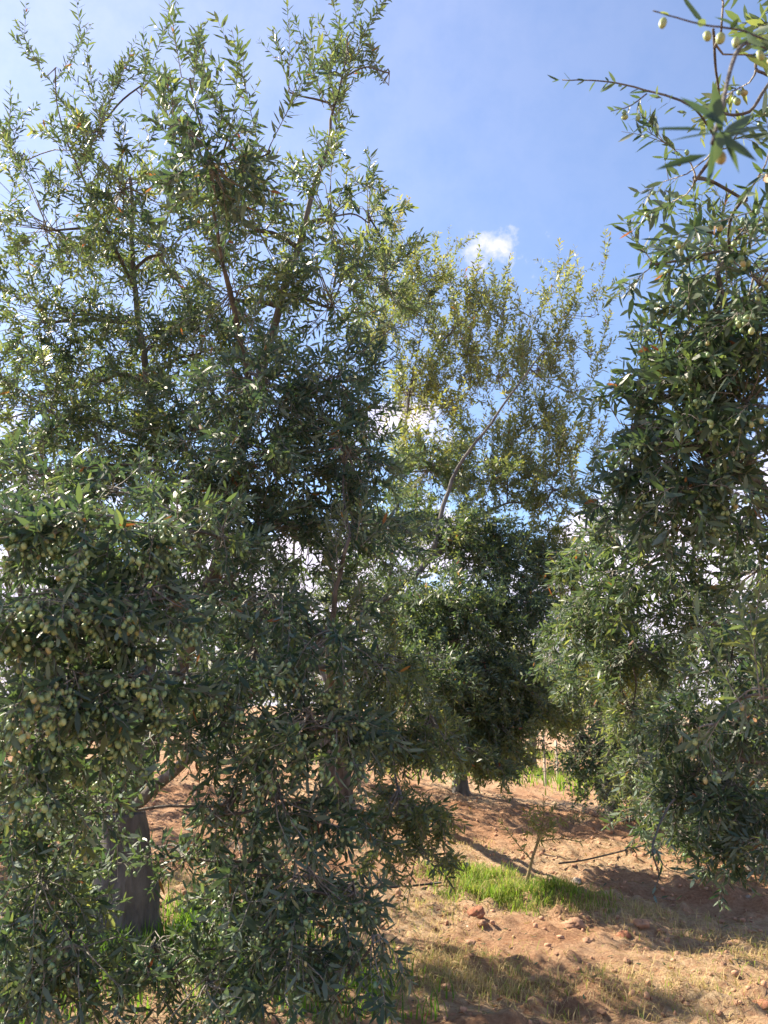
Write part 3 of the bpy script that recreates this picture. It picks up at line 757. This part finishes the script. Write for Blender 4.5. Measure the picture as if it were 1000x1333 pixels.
C.limb([at(1015, 60, 1.15), at(965, 40, .95), at(915, 32, .92), at(850, 14, .92)], .002, .001, 'branch', 5, 0, 'branch')
ox = np.array([at(921, 47, .92), at(938, 50, .935), at(958, 55, .95), at(863, 30, .92), at(990, 72, 1.04), at(938, 205, .80)])
no = len(ox)
C.oliv.append(dict(P=ox, D=nrm(np.array([0, 0, -1.]) + rng.normal(0, .25, (no, 3))), L=rng.uniform(.015, .020, no), W=rng.uniform(.011, .014, no), T=rng.uniform(.5, .95, no), S0=ox + np.array([0, 0, .03]), S1=ox))
for px, py, Y, rx, ry, rd, tau, ol, mode in [
    (950, 330, 2.1, 55, 45, .22, 1.2, .12, 'mid'), (990, 370, 2.0, 35, 40, .22, 1.3, .15, 'mid'), (850, 345, 2.2, 22, 14, .08, .6, .05, 'mid'), (900, 300, 2.1, 30, 16, .12, .7, .08, 'mid'),
    (920, 420, 2.3, 60, 40, .25, 1.8, .18, 'mid'), (985, 450, 2.2, 40, 45, .25, 1.9, .2, 'mid'), (850, 490, 2.5, 30, 35, .2, 1.6, .12, 'mid'), (900, 500, 2.4, 55, 45, .28, 2.0, .2, 'mid'),
    (965, 530, 2.3, 45, 45, .25, 1.8, .2, 'mid'), (825, 560, 2.6, 26, 40, .2, 1.6, .1, 'mid'), (885, 580, 2.5, 55, 50, .28, 2.1, .2, 'mid'), (960, 610, 2.5, 50, 45, .28, 1.5, .18, 'mid'),
    (820, 630, 2.8, 34, 36, .22, 1.7, .12, 'mid'), (885, 660, 2.6, 55, 40, .28, 2.0, .2, 'hang'), (800, 690, 3.6, 45, 35, .3, 1.3, .05, 'mid'), (860, 720, 3.4, 55, 40, .3, 1.2, .08, 'mid'),
    (960, 690, 3.0, 45, 40, .3, 1.3, .08, 'mid'), (800, 770, 4.0, 50, 45, .35, 1.4, .04, 'hang'), (860, 800, 4.0, 50, 40, .35, 1.1, .04, 'mid'), (940, 770, 3.8, 55, 40, .3, .9, .04, 'mid'),
    (760, 730, 4.4, 30, 40, .3, 2.0, .03, 'hang'), (770, 800, 4.6, 34, 40, .3, 2.0, .03, 'hang'), (745, 825, 5.0, 36, 26, .3, 2.0, .03, 'hang'), (820, 860, 4.4, 50, 36, .3, 2.0, .03, 'hang')]:
    C.pblob(px, py, Y, rx, ry, rd, tau * (1.45 if Y < 3 else 1.2), mode, .064 if Y < 3 else .060, oliv=ol, tint=.12 if Y < 3 else .22)
for px, py, Y, rx, ry, rd, tau, ol in [
    (950, 880, 3.4, 50, 45, .3, 1.6, .06), (900, 950, 3.6, 50, 50, .3, 1.7, .06), (975, 960, 3.4, 40, 55, .3, 1.8, .06), (890, 1040, 3.7, 40, 40, .3, 1.7, .05), (950, 1040, 3.6, 45, 40, .3, 1.8, .05),
    (995, 1060, 3.6, 30, 45, .3, 1.6, .05), (880, 1090, 3.8, 28, 26, .2, 1.1, .05), (990, 905, 2.2, 26, 20, .12, .8, .35), (930, 950, 2.3, 22, 12, .1, .4, .3), (955, 1090, 3.7, 40, 22, .2, 1.2, .05)]:
    C.pblob(px, py, Y, rx, ry, rd, tau, 'hang', .055, oliv=ol, tint=.18)
for px, py, Y, rx, ry, tn in ((825, 940, 4.6, 26, 40, .42), (835, 1010, 4.6, 26, 40, .3), (850, 1075, 4.4, 26, 28, .25), (800, 880, 4.8, 26, 30, .6), (725, 870, 6.2, 26, 30, .22), (765, 880, 5.6, 34, 30, .25), (990, 760, 3.2, 34, 40, .25), (985, 700, 3.0, 34, 36, .2), (960, 820, 3.2, 46, 34, .25), (1000, 1100, 3.4, 40, 26, .2), (930, 1110, 3.8, 34, 20, .2)):
    C.pblob(px, py, Y, rx, ry, .3, 1.6, 'hang', .056, oliv=.04, tint=tn)
spray(C, [at(850, 1100, 2.6), at(868, 1130, 2.55), at(905, 1140, 2.5)], 7, .050, .05)
spray(C, [at(850, 1100, 2.6), at(858, 1140, 2.6), at(850, 1165, 2.6), at(880, 1172, 2.6)], 7, .040, .1)
C.limb([at(880, 1040, 3.6), at(870, 1050, 3.0), at(850, 1100, 2.6), at(858, 1140, 2.6), at(850, 1165, 2.6), at(880, 1172, 2.6)], .005, .0012, 'branch', 5, 0, 'branch')
C.limb([at(850, 1100, 2.6), at(868, 1130, 2.55), at(905, 1140, 2.5)], .002, .001, 'branch', 5, 0, 'branch')
for i in range(26):
    th = rng.uniform(-.45, .75) * math.pi; zz = rng.uniform(1.0, 4.4)
    rr = 2.1 * math.sqrt(max(.2, 1 - ((zz - 2.6) / 2.4) ** 2))
    c = np.array([b[0] + .3 + rr * math.cos(th), b[1] + .3 + rr * math.sin(th), zz])
    q = project(c[None])
    if q[2][0] > 0 and -80 < q[0][0] < 1080: continue
    C.blob(c, (.5, .5, .45), 15, 'mid', .058, tint=.25)
TREES.append(C)

# --- grove beyond: each tree its own trunk, limbs and crown
def grove_tree(x, y, rc, zt, label, n, tint=.3, leafL=.075, skirt=.5, trunk_r=.12):
    T = Tree('olive_tree', (x, y, hz(x, y) - .1), label, 'olive tree', OLIVE_GROUP)
    b = T.base; z0 = b[2] + .1
    f = b + np.array([rng.uniform(-.1, .1), rng.uniform(-.1, .1), .85])
    T.limb([b, (b + f) / 2 + rng.normal(0, .03, 3), f], trunk_r, trunk_r * .75, 'trunk', 10, .05)
    for k in range(4):
        a = k * 1.57 + rng.uniform(-.4, .4)
        e = f + np.array([math.cos(a) * rc * .6, math.sin(a) * rc * .6, (zt - .9) * rng.uniform(.45, .75)])
        T.limb([f, f * .5 + e * .5 + np.array([math.cos(a) * .15, math.sin(a) * .15, -.05]), e], trunk_r * .5, .02, 'limb', 6, .02)
    zc = z0 + (zt + skirt) / 2; hh = (zt - skirt) / 2
    nb = 19; n = int(n * 2.15)
    for k in range(nb):
        vz = -.86 + 1.7 * (k + .5) / nb; th = k * 2.4 + rng.uniform(-.5, .5); vr = math.sqrt(1 - vz * vz) * rng.uniform(.45, .85) + .12
        c = np.array([x + rc * vr * math.cos(th), y + rc * vr * math.sin(th), zc + vz * hh])
        low_ = c[2] < zc
        T.blob(c, (rc * .42, rc * .42, hh * .40), n, 'hang' if low_ else ('up' if rng.random() < .5 else 'mid'), leafL, tint=tint + rng.uniform(-.08, .12), spacing=.030, side_n=3, tlen=(.25, .5))
    TREES.append(T); return T
E = grove_tree(3.75, 8.3, 1.35, 2.45, 'low round olive tree on the right behind the hanging boughs, its left edge glowing yellow', 15, .38, .062, .15)
grove_tree(3.2, 11.4, .60, 2.6, 'narrow dark olive tree beside the sunlit gap in the grove', 20, .05, .075, .1)
for (x, y, rc, zt, lb, tn, n_) in [
    (1.2, 12.6, 1.5, 2.9, 'olive tree whose drooping skirt hangs over the left side of the sunlit gap', .40, 10),
    (3.6, 19.5, 1.5, 3.2, 'far olive tree seen through the gap, bright yellow with its dark trunk bare', .70, 8),  # its backlit yellow is painted in through the leaf tint
    (-.7, 12.4, 1.6, 3.1, 'olive tree of the second row behind the middle tree', .35, 9),
    (-4.4, 10.2, 1.7, 3.2, 'olive tree of the second row behind the trunk of the tall tree', .35, 10),
    (-7.5, 11.5, 1.8, 3.2, 'olive tree of the second row at the far left', .30, 8),
    (6.6, 11.2, 1.7, 3.0, 'olive tree of the second row at the far right', .30, 9),
    (6.2, 16.8, 1.8, 3.2, 'olive tree of the third row behind the low round tree', .35, 7),
    (.2, 19.5, 1.8, 3.2, 'olive tree of the third row left of the far sunlit tree', .55, 7),
    (-3.6, 18.5, 1.8, 3.2, 'olive tree of the third row behind the crown of the tall tree', .4, 6),
    (-8.2, 18.5, 1.9, 3.3, 'olive tree of the third row beyond the far left tree', .4, 6),
    (10.2, 17.5, 1.8, 3.2, 'olive tree of the third row beyond the right edge of the grove', .3, 6),
    (6.4, 26, 2.0, 3.4, 'distant olive tree on the right of the sunlit glade', .6, 5),
    (1.8, 27, 2.0, 3.4, 'distant olive tree at the end of the sunlit glade', .7, 5),
    (-3.0, 27, 2.0, 3.4, 'distant olive tree left of the sunlit glade', .5, 4)]:
    grove_tree(x, y, rc, zt, lb, n_, tn, .085 if y > 15 else .075, .9 if (y > 19) else .35)

# ------------------------------------------------------------------ which leaves and olives show largest
CELL = 5
zb = np.full((1334 // CELL + 1, 1000 // CELL + 1), 1e9)
for t in TREES:
    t.L = cat(t.leaf); t.O = cat(t.oliv) if t.oliv else None
    # nothing grows into the ground or the lens
    m = (t.L['P'][:, 2] > height(t.L['P'][:, 0], t.L['P'][:, 1], False) + .06) & (np.linalg.norm(t.L['P'] - np.array([0, 0, EYE]), axis=1) > .7)
    t.L = sub(t.L, m)
    for d in (t.L, t.O):
        if d is None: continue
        X_, Y_, Z_ = project(d['P'] + d['D'] * d['L'][:, None] * .5)
        ok = (Z_ > .3) & (X_ > 4) & (X_ < 996) & (Y_ > 4) & (Y_ < 1329)
        d['ok'] = ok; d['cz'] = Z_
        d['ci'] = np.where(ok, Y_ / CELL, 0).astype(int); d['cj'] = np.where(ok, X_ / CELL, 0).astype(int)
        np.minimum.at(zb, (d['ci'][ok], d['cj'][ok]), Z_[ok])
def build_tree(t, quota_l, quota_o):
    for d, quota, isleaf in ((t.L, quota_l, True), (t.O, quota_o, False)):
        if d is None: continue
        n = len(d['L'])
        if isleaf:
            view = nrm(d['P'] - np.array([0, 0, EYE])); face = np.linalg.norm(np.cross(view, nrm(d['D'])), axis=1)
        else: face = 1
        size = F * d['L'] * face / np.maximum(d['cz'], .1)
        vis = d['ok'] & (d['cz'] <= zb[d['ci'], d['cj']] + .04)
        pick = np.zeros(n, bool)
        cand = np.where(vis & (size > 9))[0]
        cand = cand[np.argsort(-size[cand])][:quota]
        pick[cand] = True
        for i in cand:
            (place_leaf if isleaf else place_olive)(t, d, i)
        rest = sub(d, ~pick)
        if not len(rest['L']): continue
        if isleaf:
            dist = np.linalg.norm(rest['P'] - np.array([0, 0, EYE]), axis=1)
            Vs, Fs, Ts, o = [], [], [], 0
            for lod, (lo, hi) in enumerate(((0, 2.4), (2.4, 5.6), (5.6, 1e9))):
                m = (dist >= lo) & (dist < hi)
                if not m.any(): continue
                V, Fc, Tn = leaf_arrays(sub(rest, m), lod); Vs.append(V); Fs.append(Fc + o); Ts.append(Tn); o += len(V)
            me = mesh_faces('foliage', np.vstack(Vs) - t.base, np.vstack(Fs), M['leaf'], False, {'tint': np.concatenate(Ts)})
            tag(link('foliage', me, t.root), kind='stuff')
        else:
            dn = np.linalg.norm(rest['P'] - np.array([0, 0, EYE]), axis=1) < 2.7
            V, Fc, Tn = olive_arrays(sub(rest, dn)); V2, F2, T2 = olive_arrays(sub(rest, ~dn), True)
            Fc = np.vstack([Fc, F2 + len(V)]); V = np.vstack([V, V2]); Tn = np.concatenate([Tn, T2])
            me = mesh_faces('olives', V - t.base, Fc, M['olive'], True, {'tint': Tn})
            tag(link('olives', me, t.root), kind='stuff')
    far = t.base[1] > 8
    P = np.vstack(t.tw); rr = np.vstack(t.twr)
    if far: P = P[:, ::4]; rr = rr[:, ::4] * 1.3
    else: P = P[:, ::2]; rr = rr[:, ::2]
    keep = P[:, -1, 2] > height(P[:, -1, 0], P[:, -1, 1], False) + .05
    P, rr = P[keep], rr[keep]
    if t.stalk:
        P0 = np.vstack([q for q, _ in t.stalk]); P1 = np.vstack([q for _, q in t.stalk]); d_ = np.linalg.norm(P0 - np.array([0, 0, EYE]), axis=1) < 3.3
        P0, P1 = P0[d_], P1[d_]
        P = np.vstack([P, np.stack([P0, (P0 + P1) / 2, P1][:3 if P.shape[1] == 3 else 0] or [P0, P1], 1)]); rr = np.vstack([rr, np.full((len(P0), P.shape[1]), .0008)])
    dm = np.linalg.norm(P[:, 0] - np.array([0, 0, EYE]), axis=1) < 3.4
    if P.shape[1] == 3 and (~dm).any():
        V, Fq = tube_arrays(P[dm], rr[dm], 3); V2, F2 = tube_arrays(P[~dm][:, ::2], rr[~dm][:, ::2], 3)
        Fq = np.vstack([Fq, F2 + len(V)]); V = np.vstack([V, V2])
    else: V, Fq = tube_arrays(P, rr, 3)
    tag(link('twigs', mesh_faces('twigs', V - t.base, Fq, M['twig'], True), t.root), kind='stuff')
tot = 0
for i, t in enumerate(TREES):
    tot += len(t.L['L'])
    build_tree(t, 300 if i < 4 else 0, 300 if i in (0, 2) else 100)
    print(i, len(t.L['L']), 0 if t.O is None else len(t.O['L']))
print('leaves', tot, 'tris', sum(sum(len(p.vertices) - 2 for p in m.polygons) for m in bpy.data.meshes))

# ------------------------------------------------------------------ sapling on the mound
def ground_at(px, py):
    """where the photograph's ray meets the ground"""
    for Y_ in np.arange(3.5, 40, .02):
        p = at(px, py, Y_)
        if p[2] <= hz(p[0], p[1]): return np.array([p[0], p[1], hz(p[0], p[1])])
    return at(px, py, 20)
gb = ground_at(683, 1160)
S = Tree('olive_sapling', (gb[0], gb[1], gb[2] - .03), 'thin young sapling with sparse pale leaves rising from the green grass patch', 'sapling', None)
Ys = gb[1]
S.limb([S.base, at(692, 1120, Ys), at(705, 1082, Ys)], .016, .009, 'stem', 8, 0, 'young')
top = at(705, 1082, Ys)
for pts in ([top, at(708, 1060, Ys), at(708, 1036, Ys)], [top, at(725, 1072, Ys), at(762, 1062, Ys)], [at(700, 1095, Ys), at(730, 1092, Ys), at(757, 1096, Ys)], [top, at(695, 1070, Ys), at(680, 1052, Ys)],
            [at(692, 1120, Ys), at(675, 1100, Ys), at(650, 1068, Ys)], [top, at(715, 1065, Ys), at(725, 1045, Ys)]):
    S.limb(pts, .006, .002, 'branch', 5, 0, 'young')
    P = spline(pts, 9); D = P[1:] - P[:-1]; L = np.linalg.norm(D, axis=1)
    S.leaf.append(shoots(P[:-1], nrm(D), L, np.zeros(8), np.full(8, .78), np.full(8, .058), .016, keep=.95))
for k in range(18):
    c = top + rng.normal(0, .05, 3) * np.array([1, 1, 1.3]); d = nrm(rng.normal(size=3) * .6 + np.array([0, 0, .5]))
    S.leaf.append(shoots(c[None], d[None], np.array([.10]), np.zeros(1), np.array([.78]), np.array([.060]), .018))
S.L = cat(S.leaf); 
for i in range(min(300, len(S.L['L']))): place_leaf(S, S.L, i)
if len(S.L['L']) > 300:
    V, Fc, Tn = leaf_arrays(sub(S.L, np.arange(len(S.L['L'])) >= 300), 1)
    tag(link('foliage', mesh_faces('foliage', V - S.base, Fc, M['leaf'], False, {'tint': Tn}), S.root), kind='stuff')

# ------------------------------------------------------------------ grasses
def blades(name, label, xy, H, tint, lean=.35, wid=.004, gz=None):
    n = len(xy)
    z = height(xy[:, 0], xy[:, 1])
    a = rng.uniform(0, 2 * np.pi, n)
    d = np.stack([np.cos(a), np.sin(a), np.zeros(n)], -1); s = np.stack([-np.sin(a), np.cos(a), np.zeros(n)], -1)
    ln_ = lean * rng.uniform(.2, 1.4, n)
    B0 = np.column_stack([xy, z - .01]); up_ = np.array([0, 0, 1.])
    m1 = B0 + up_ * (H * .55)[:, None] + d * (H * ln_ * .35)[:, None]
    tp = B0 + up_ * (H * np.clip(1 - .35 * ln_, .15, 1))[:, None] + d * (H * ln_)[:, None]
    w = (wid * rng.uniform(.6, 1.3, n))[:, None]
    V = np.stack([B0 - s * w, B0 + s * w, m1 - s * w * .8, m1 + s * w * .8, tp], 1).reshape(-1, 3)
    Fc = (np.array([(0, 1, 3), (0, 3, 2), (2, 3, 4)])[None] + (np.arange(n) * 5)[:, None, None]).reshape(-1, 3)
    o = link(name, mesh_faces(name, V, Fc, M['grass'], False, {'tint': np.repeat(tint, 5)}))
    tag(o, label, 'grass', None, 'stuff'); return o
def scatter(c, rx, ry, n, rot=0):
    v = rng.normal(size=(n, 2)) * .45
    v = v[np.linalg.norm(v, axis=1) < 1.25]
    v = v * np.array([rx, ry]); cr, sr = math.cos(rot), math.sin(rot)
    return np.stack([c[0] + v[:, 0] * cr - v[:, 1] * sr, c[1] + v[:, 0] * sr + v[:, 1] * cr], -1)
def clumpy(xy, sc, th, seed):
    return xy[vnoise(xy[:, 0] / sc, xy[:, 1] / sc, seed) > th * rng.random(len(xy)) * 1.3]
g0 = ground_at(610, 1140); g1 = ground_at(665, 1160); g2 = ground_at(720, 1168)
xy = np.vstack([scatter(g0, .42, .5, 9500), scatter(g1, .55, .42, 10500), scatter(g2, .5, .35, 4600)])
xy = clumpy(clumpy(xy, .09, .9, 61), .25, .8, 64)
blades('green_grass', 'bright green grass patch around the sapling', xy, rng.uniform(.05, .15, len(xy)), np.clip(rng.normal(.55, .17, len(xy)), 0.1, .95), .9, .0030)
far = rng.uniform((-2, 13.2), (9, 26), (9000, 2)); far = far[fbm(far[:, 0] / 2, far[:, 1] / 2, 2, 8) > -.04]
far = far[far[:, 1] > 13.0 + .5 * np.abs(far[:, 0] - 2.5)]
blades('glade_grass', 'sunlit green grass of the glade beyond the gap', far, rng.uniform(.08, .28, len(far)), np.clip(rng.normal(.45, .15, len(far)), 0, .8), .4, .012)
sh = np.vstack([scatter(ground_at(260, 1230), .8, .55, 5000), scatter(ground_at(420, 1290), .6, .4, 1800), scatter(ground_at(60, 1260), .8, .6, 2500)])
blades('shade_weeds', 'dim green weeds in the shade under the tall tree', clumpy(sh, .15, .7, 62), rng.uniform(.05, .20, len(clumpy(sh, .15, 0, 62)))[:len(sh)] if False else rng.uniform(.05, .2, len(sh))[:0] if False else None, None) if False else None
sh = clumpy(sh, .15, .7, 62)
blades('shade_weeds', 'dim green weeds in the shade under the tall tree', sh, rng.uniform(.05, .20, len(sh)), np.clip(rng.normal(.25, .15, len(sh)), 0, .8), .6, .004)
dr = np.vstack([scatter(ground_at(800, 1185), .8, .35, 2600), scatter(ground_at(600, 1270), .55, .5, 4200), scatter(ground_at(720, 1300), .6, .4, 1500), scatter(ground_at(950, 1230), .8, .5, 2600), scatter(ground_at(880, 1290), .9, .5, 2200),
                scatter(ground_at(560, 1190), .3, .5, 900), scatter(ground_at(610, 1100), .5, .5, 700), scatter(ground_at(240, 1150), .8, .5, 1500)])
dr = clumpy(dr, .12, .9, 63)
blades('dry_grass', 'bleached dry grass standing in tufts on the soil', dr, rng.uniform(.03, .11, len(dr)), np.clip(rng.normal(.90, .08, len(dr)) - .35 * (rng.random(len(dr)) < .12), 0, 1), 1.2, .0022)
# straw lying on the soil
n = 16000
xy = np.column_stack([rng.uniform(-2.2, 4.6, n), 3.6 + rng.random(n) ** 1.2 * 7.5])
xy = xy[rng.random(len(xy)) < .12 + .88 * straw_sun_amt(xy[:, 0], xy[:, 1])]
n = len(xy); a = rng.uniform(0, np.pi, n); ln_ = rng.uniform(.02, .09, n)
d = np.stack([np.cos(a), np.sin(a)], -1) * (ln_ / 2)[:, None]
e0, e1 = xy - d, xy + d
z0 = height(e0[:, 0], e0[:, 1]) + .006; z1 = height(e1[:, 0], e1[:, 1]) + .006; zm = np.maximum((z0 + z1) / 2, height(xy[:, 0], xy[:, 1]) + .005)
P = np.stack([np.column_stack([e0, z0]), np.column_stack([xy, zm]), np.column_stack([e1, z1])], 1)
V, Fq = tube_arrays(P, np.full((n, 3), .0013), 3)
tag(link('straw', mesh_faces('straw', V, Fq, M['grass'], False, {'tint': np.repeat(np.clip(rng.normal(.93, .06, n), .7, 1), 9)})), 'straw and dry stems strewn over the red soil', 'straw', None, 'stuff')

# ------------------------------------------------------------------ clods and stones
CL = []
for i in range(7):
    TV, TF = sphere_t(11, 14)
    V = TV * np.array([1, rng.uniform(.7, .95), rng.uniform(.55, .8)])
    V = V * (1 + 1.15 * fbm(V[:, 0] * 1.7 + i * 7 + V[:, 2], V[:, 1] * 1.7 + V[:, 2] * .7, 3, 100 + i)[:, None])
    V = np.round(V * 3.3) / 3.3 * .5 + V * .5; V = V * (1 + .45 * fbm(V[:, 0] * 4.5 + V[:, 2] * 3 + i, V[:, 1] * 4.5 - V[:, 2] * 3, 3, 300 + i, .7)[:, None])
    CL.append(mesh_faces('clod', V, TF, M['clod'], False))
def clod(px, py, size_px, label, mat='clod', name='soil_clod', cat_='clod', group=None, k=None):
    g = ground_at(px, py); s_ = size_px / F * g[1] * .55
    me = CL[rng.integers(7) if k is None else k]
    if mat != 'clod':
        me = me.copy(); me.materials.clear(); me.materials.append(M[mat])
    o = link(name, me, None, (g[0], g[1], g[2] - s_ * .02)); o.scale = (s_, s_, s_ * .72); o.rotation_euler = (0, 0, rng.uniform(0, 6.28))
    tag(o, label, cat_, group); return o
clod(835, 1206, 20, 'large brown soil clod at the end of the green grass streak', k=5, group='soil clods')
clod(812, 1219, 15, 'small brick-red lump just left of the large brown clod', 'clod_red', 'red_stone', 'stone')
clod(748, 1205, 24, 'rounded brown clod below the right end of the grass patch', k=1, group='soil clods')
clod(620, 1190, 20, 'dark red clod casting a shadow below the left end of the grass patch', 'clod_red', k=2, group='soil clods')
clod(765, 1226, 15, 'brown clod between the rounded clod and the pale strip', k=3, group='soil clods')
clod(996, 1311, 24, 'orange-red stone at the lower right corner', 'clod_red', 'red_stone', 'stone', k=4)
clod(690, 1276, 16, 'clod lying alone in the middle of the straw slope', k=5, group='soil clods')
clod(750, 1148, 12, 'whitish stone near the black pipe beyond the grass', 'clod_pale', 'pale_stone', 'stone', k=1)
clod(974, 1168, 7, 'small white pebble in the shade under the right tree', 'clod_pale', 'pale_stone', 'stone', k=2)
clod(612, 1228, 15, 'brown clod at the edge of the big shadow', k=4, group='soil clods')
clod(886, 1302, 14, 'clod on the pale strip near the lower right corner', k=6, group='soil clods')
clod(238, 1165, 20, 'brown clod seen through the gap beside the forked trunk', k=3, group='soil clods')
for i in range(36):
    px, py = rng.uniform(535, 1000), rng.uniform(1110, 1333)
    clod(px, py, rng.uniform(5, 11), 'small brown soil clod lying on the ploughed slope', group='small soil clods')
n = 3800
xy = np.column_stack([rng.uniform(-3, 5, n), 3.6 + rng.random(n) * 9])
z = height(xy[:, 0], xy[:, 1]); TV, TF = sphere_t(3, 5)
s_ = .006 + .02 * rng.random(n) ** 2.5
V = (TV[None] * s_[:, None, None] * rng.uniform(.6, 1.2, (n, 1, 3)) * (1 + rng.normal(0, .15, (n, len(TV), 1)))) + np.column_stack([xy, z + s_ * .2])[:, None]
Fc = (TF[None] + (np.arange(n) * len(TV))[:, None, None]).reshape(-1, 3)
tag(link('soil_crumbs', mesh_faces('soil_crumbs', V.reshape(-1, 3), Fc, M['clod'])), 'crumbs of red soil scattered over the ground', 'soil', None, 'stuff')

# fallen leaves
n = 2600
xy = np.vstack([np.column_stack([rng.uniform(-3, .6, n // 2), rng.uniform(3.8, 8, n // 2)]), np.column_stack([rng.uniform(-1, 5, n - n // 2), 3.8 + rng.random(n - n // 2) * 8])])
z = height(xy[:, 0], xy[:, 1]); th = rng.uniform(0, 6.28, n); gs_ = .05
nx_ = -(height(xy[:, 0] + gs_, xy[:, 1]) - z) / gs_; ny_ = -(height(xy[:, 0], xy[:, 1] + gs_) - z) / gs_
Nn = nrm(np.stack([nx_, ny_, np.ones(n)], -1)); Dd = np.stack([np.cos(th), np.sin(th), -(nx_ * np.cos(th) + ny_ * np.sin(th)) * -1.0 * -1], -1)
Lf = dict(P=np.column_stack([xy, z + .008]), D=nrm(Dd), N=nrm(Nn + rng.normal(0, .2, (n, 3))), L=rng.uniform(.035, .06, n), W=rng.uniform(.009, .014, n), B=rng.normal(0, .15, n), T=rng.choice([.1, .35, .88, .95, 1.0], n))
V, Fc, Tn = leaf_arrays(Lf, 1)
tag(link('fallen_leaves', mesh_faces('fallen_leaves', V, Fc, M['leaf'], False, {'tint': Tn})), 'dry fallen olive leaves scattered over the soil', 'leaves', None, 'stuff')

# ------------------------------------------------------------------ drip pipe, stakes
pts = [ground_at(838, 1106), ground_at(800, 1116), ground_at(760, 1125), ground_at(728, 1130)]
P = spline([p + np.array([0, 0, .035]) for p in pts], 24)
P[:, 2] = np.maximum(P[:, 2] - .0, height(P[:, 0], P[:, 1]) + .012)
V, Fq = tube_arrays(P[None], np.full((1, 24), .0085), 8)
tag(link('irrigation_pipe', mesh_faces('irrigation_pipe', V, Fq, M['hose'], True)), 'thin black irrigation pipe lying on the soil right of the sapling', 'pipe')
pts = [ground_at(575, 1153), ground_at(548, 1156), ground_at(515, 1160), ground_at(470, 1160)]
P = spline([p + np.array([0, 0, .02]) for p in pts], 20); P[:, 2] = np.maximum(P[:, 2], height(P[:, 0], P[:, 1]) + .010)
V, Fq = tube_arrays(P[None], np.full((1, 20), .0085), 8)
tag(link('irrigation_pipe', mesh_faces('irrigation_pipe', V, Fq, M['hose'], True)), 'black pipe end poking out left of the green grass patch', 'pipe')
for (px, Y_, h_, lb) in ((705, 15.0, 1.15, 'pale slender stake standing in the sunlit gap, left of the two'), (721, 16.0, .8, 'shorter yellowish stake standing in the sunlit gap, right of the two')):
    x_ = (px - 500) / F * (Y_ * math.cos(PITCH)); z_ = hz(x_, Y_)
    P = np.array([(x_, Y_, z_ - .1), (x_ + .01, Y_, z_ + h_ * .5), (x_, Y_, z_ + h_)])
    V, Fq = tube_arrays(spline(P, 6)[None], np.full((1, 6), .022), 8)
    V = np.vstack([V, P[-1:]]); flat = list(Fq.ravel()); st_ = list(np.arange(len(Fq)) * 4); tt_ = [4] * len(Fq)
    for j in range(8): st_.append(len(flat)); flat += [40 + j, 40 + (j + 1) % 8, 48]; tt_.append(3)
    tag(link('wooden_stake', mesh_np('wooden_stake', V, flat, st_, tt_, M['post'], True)), lb, 'stake')
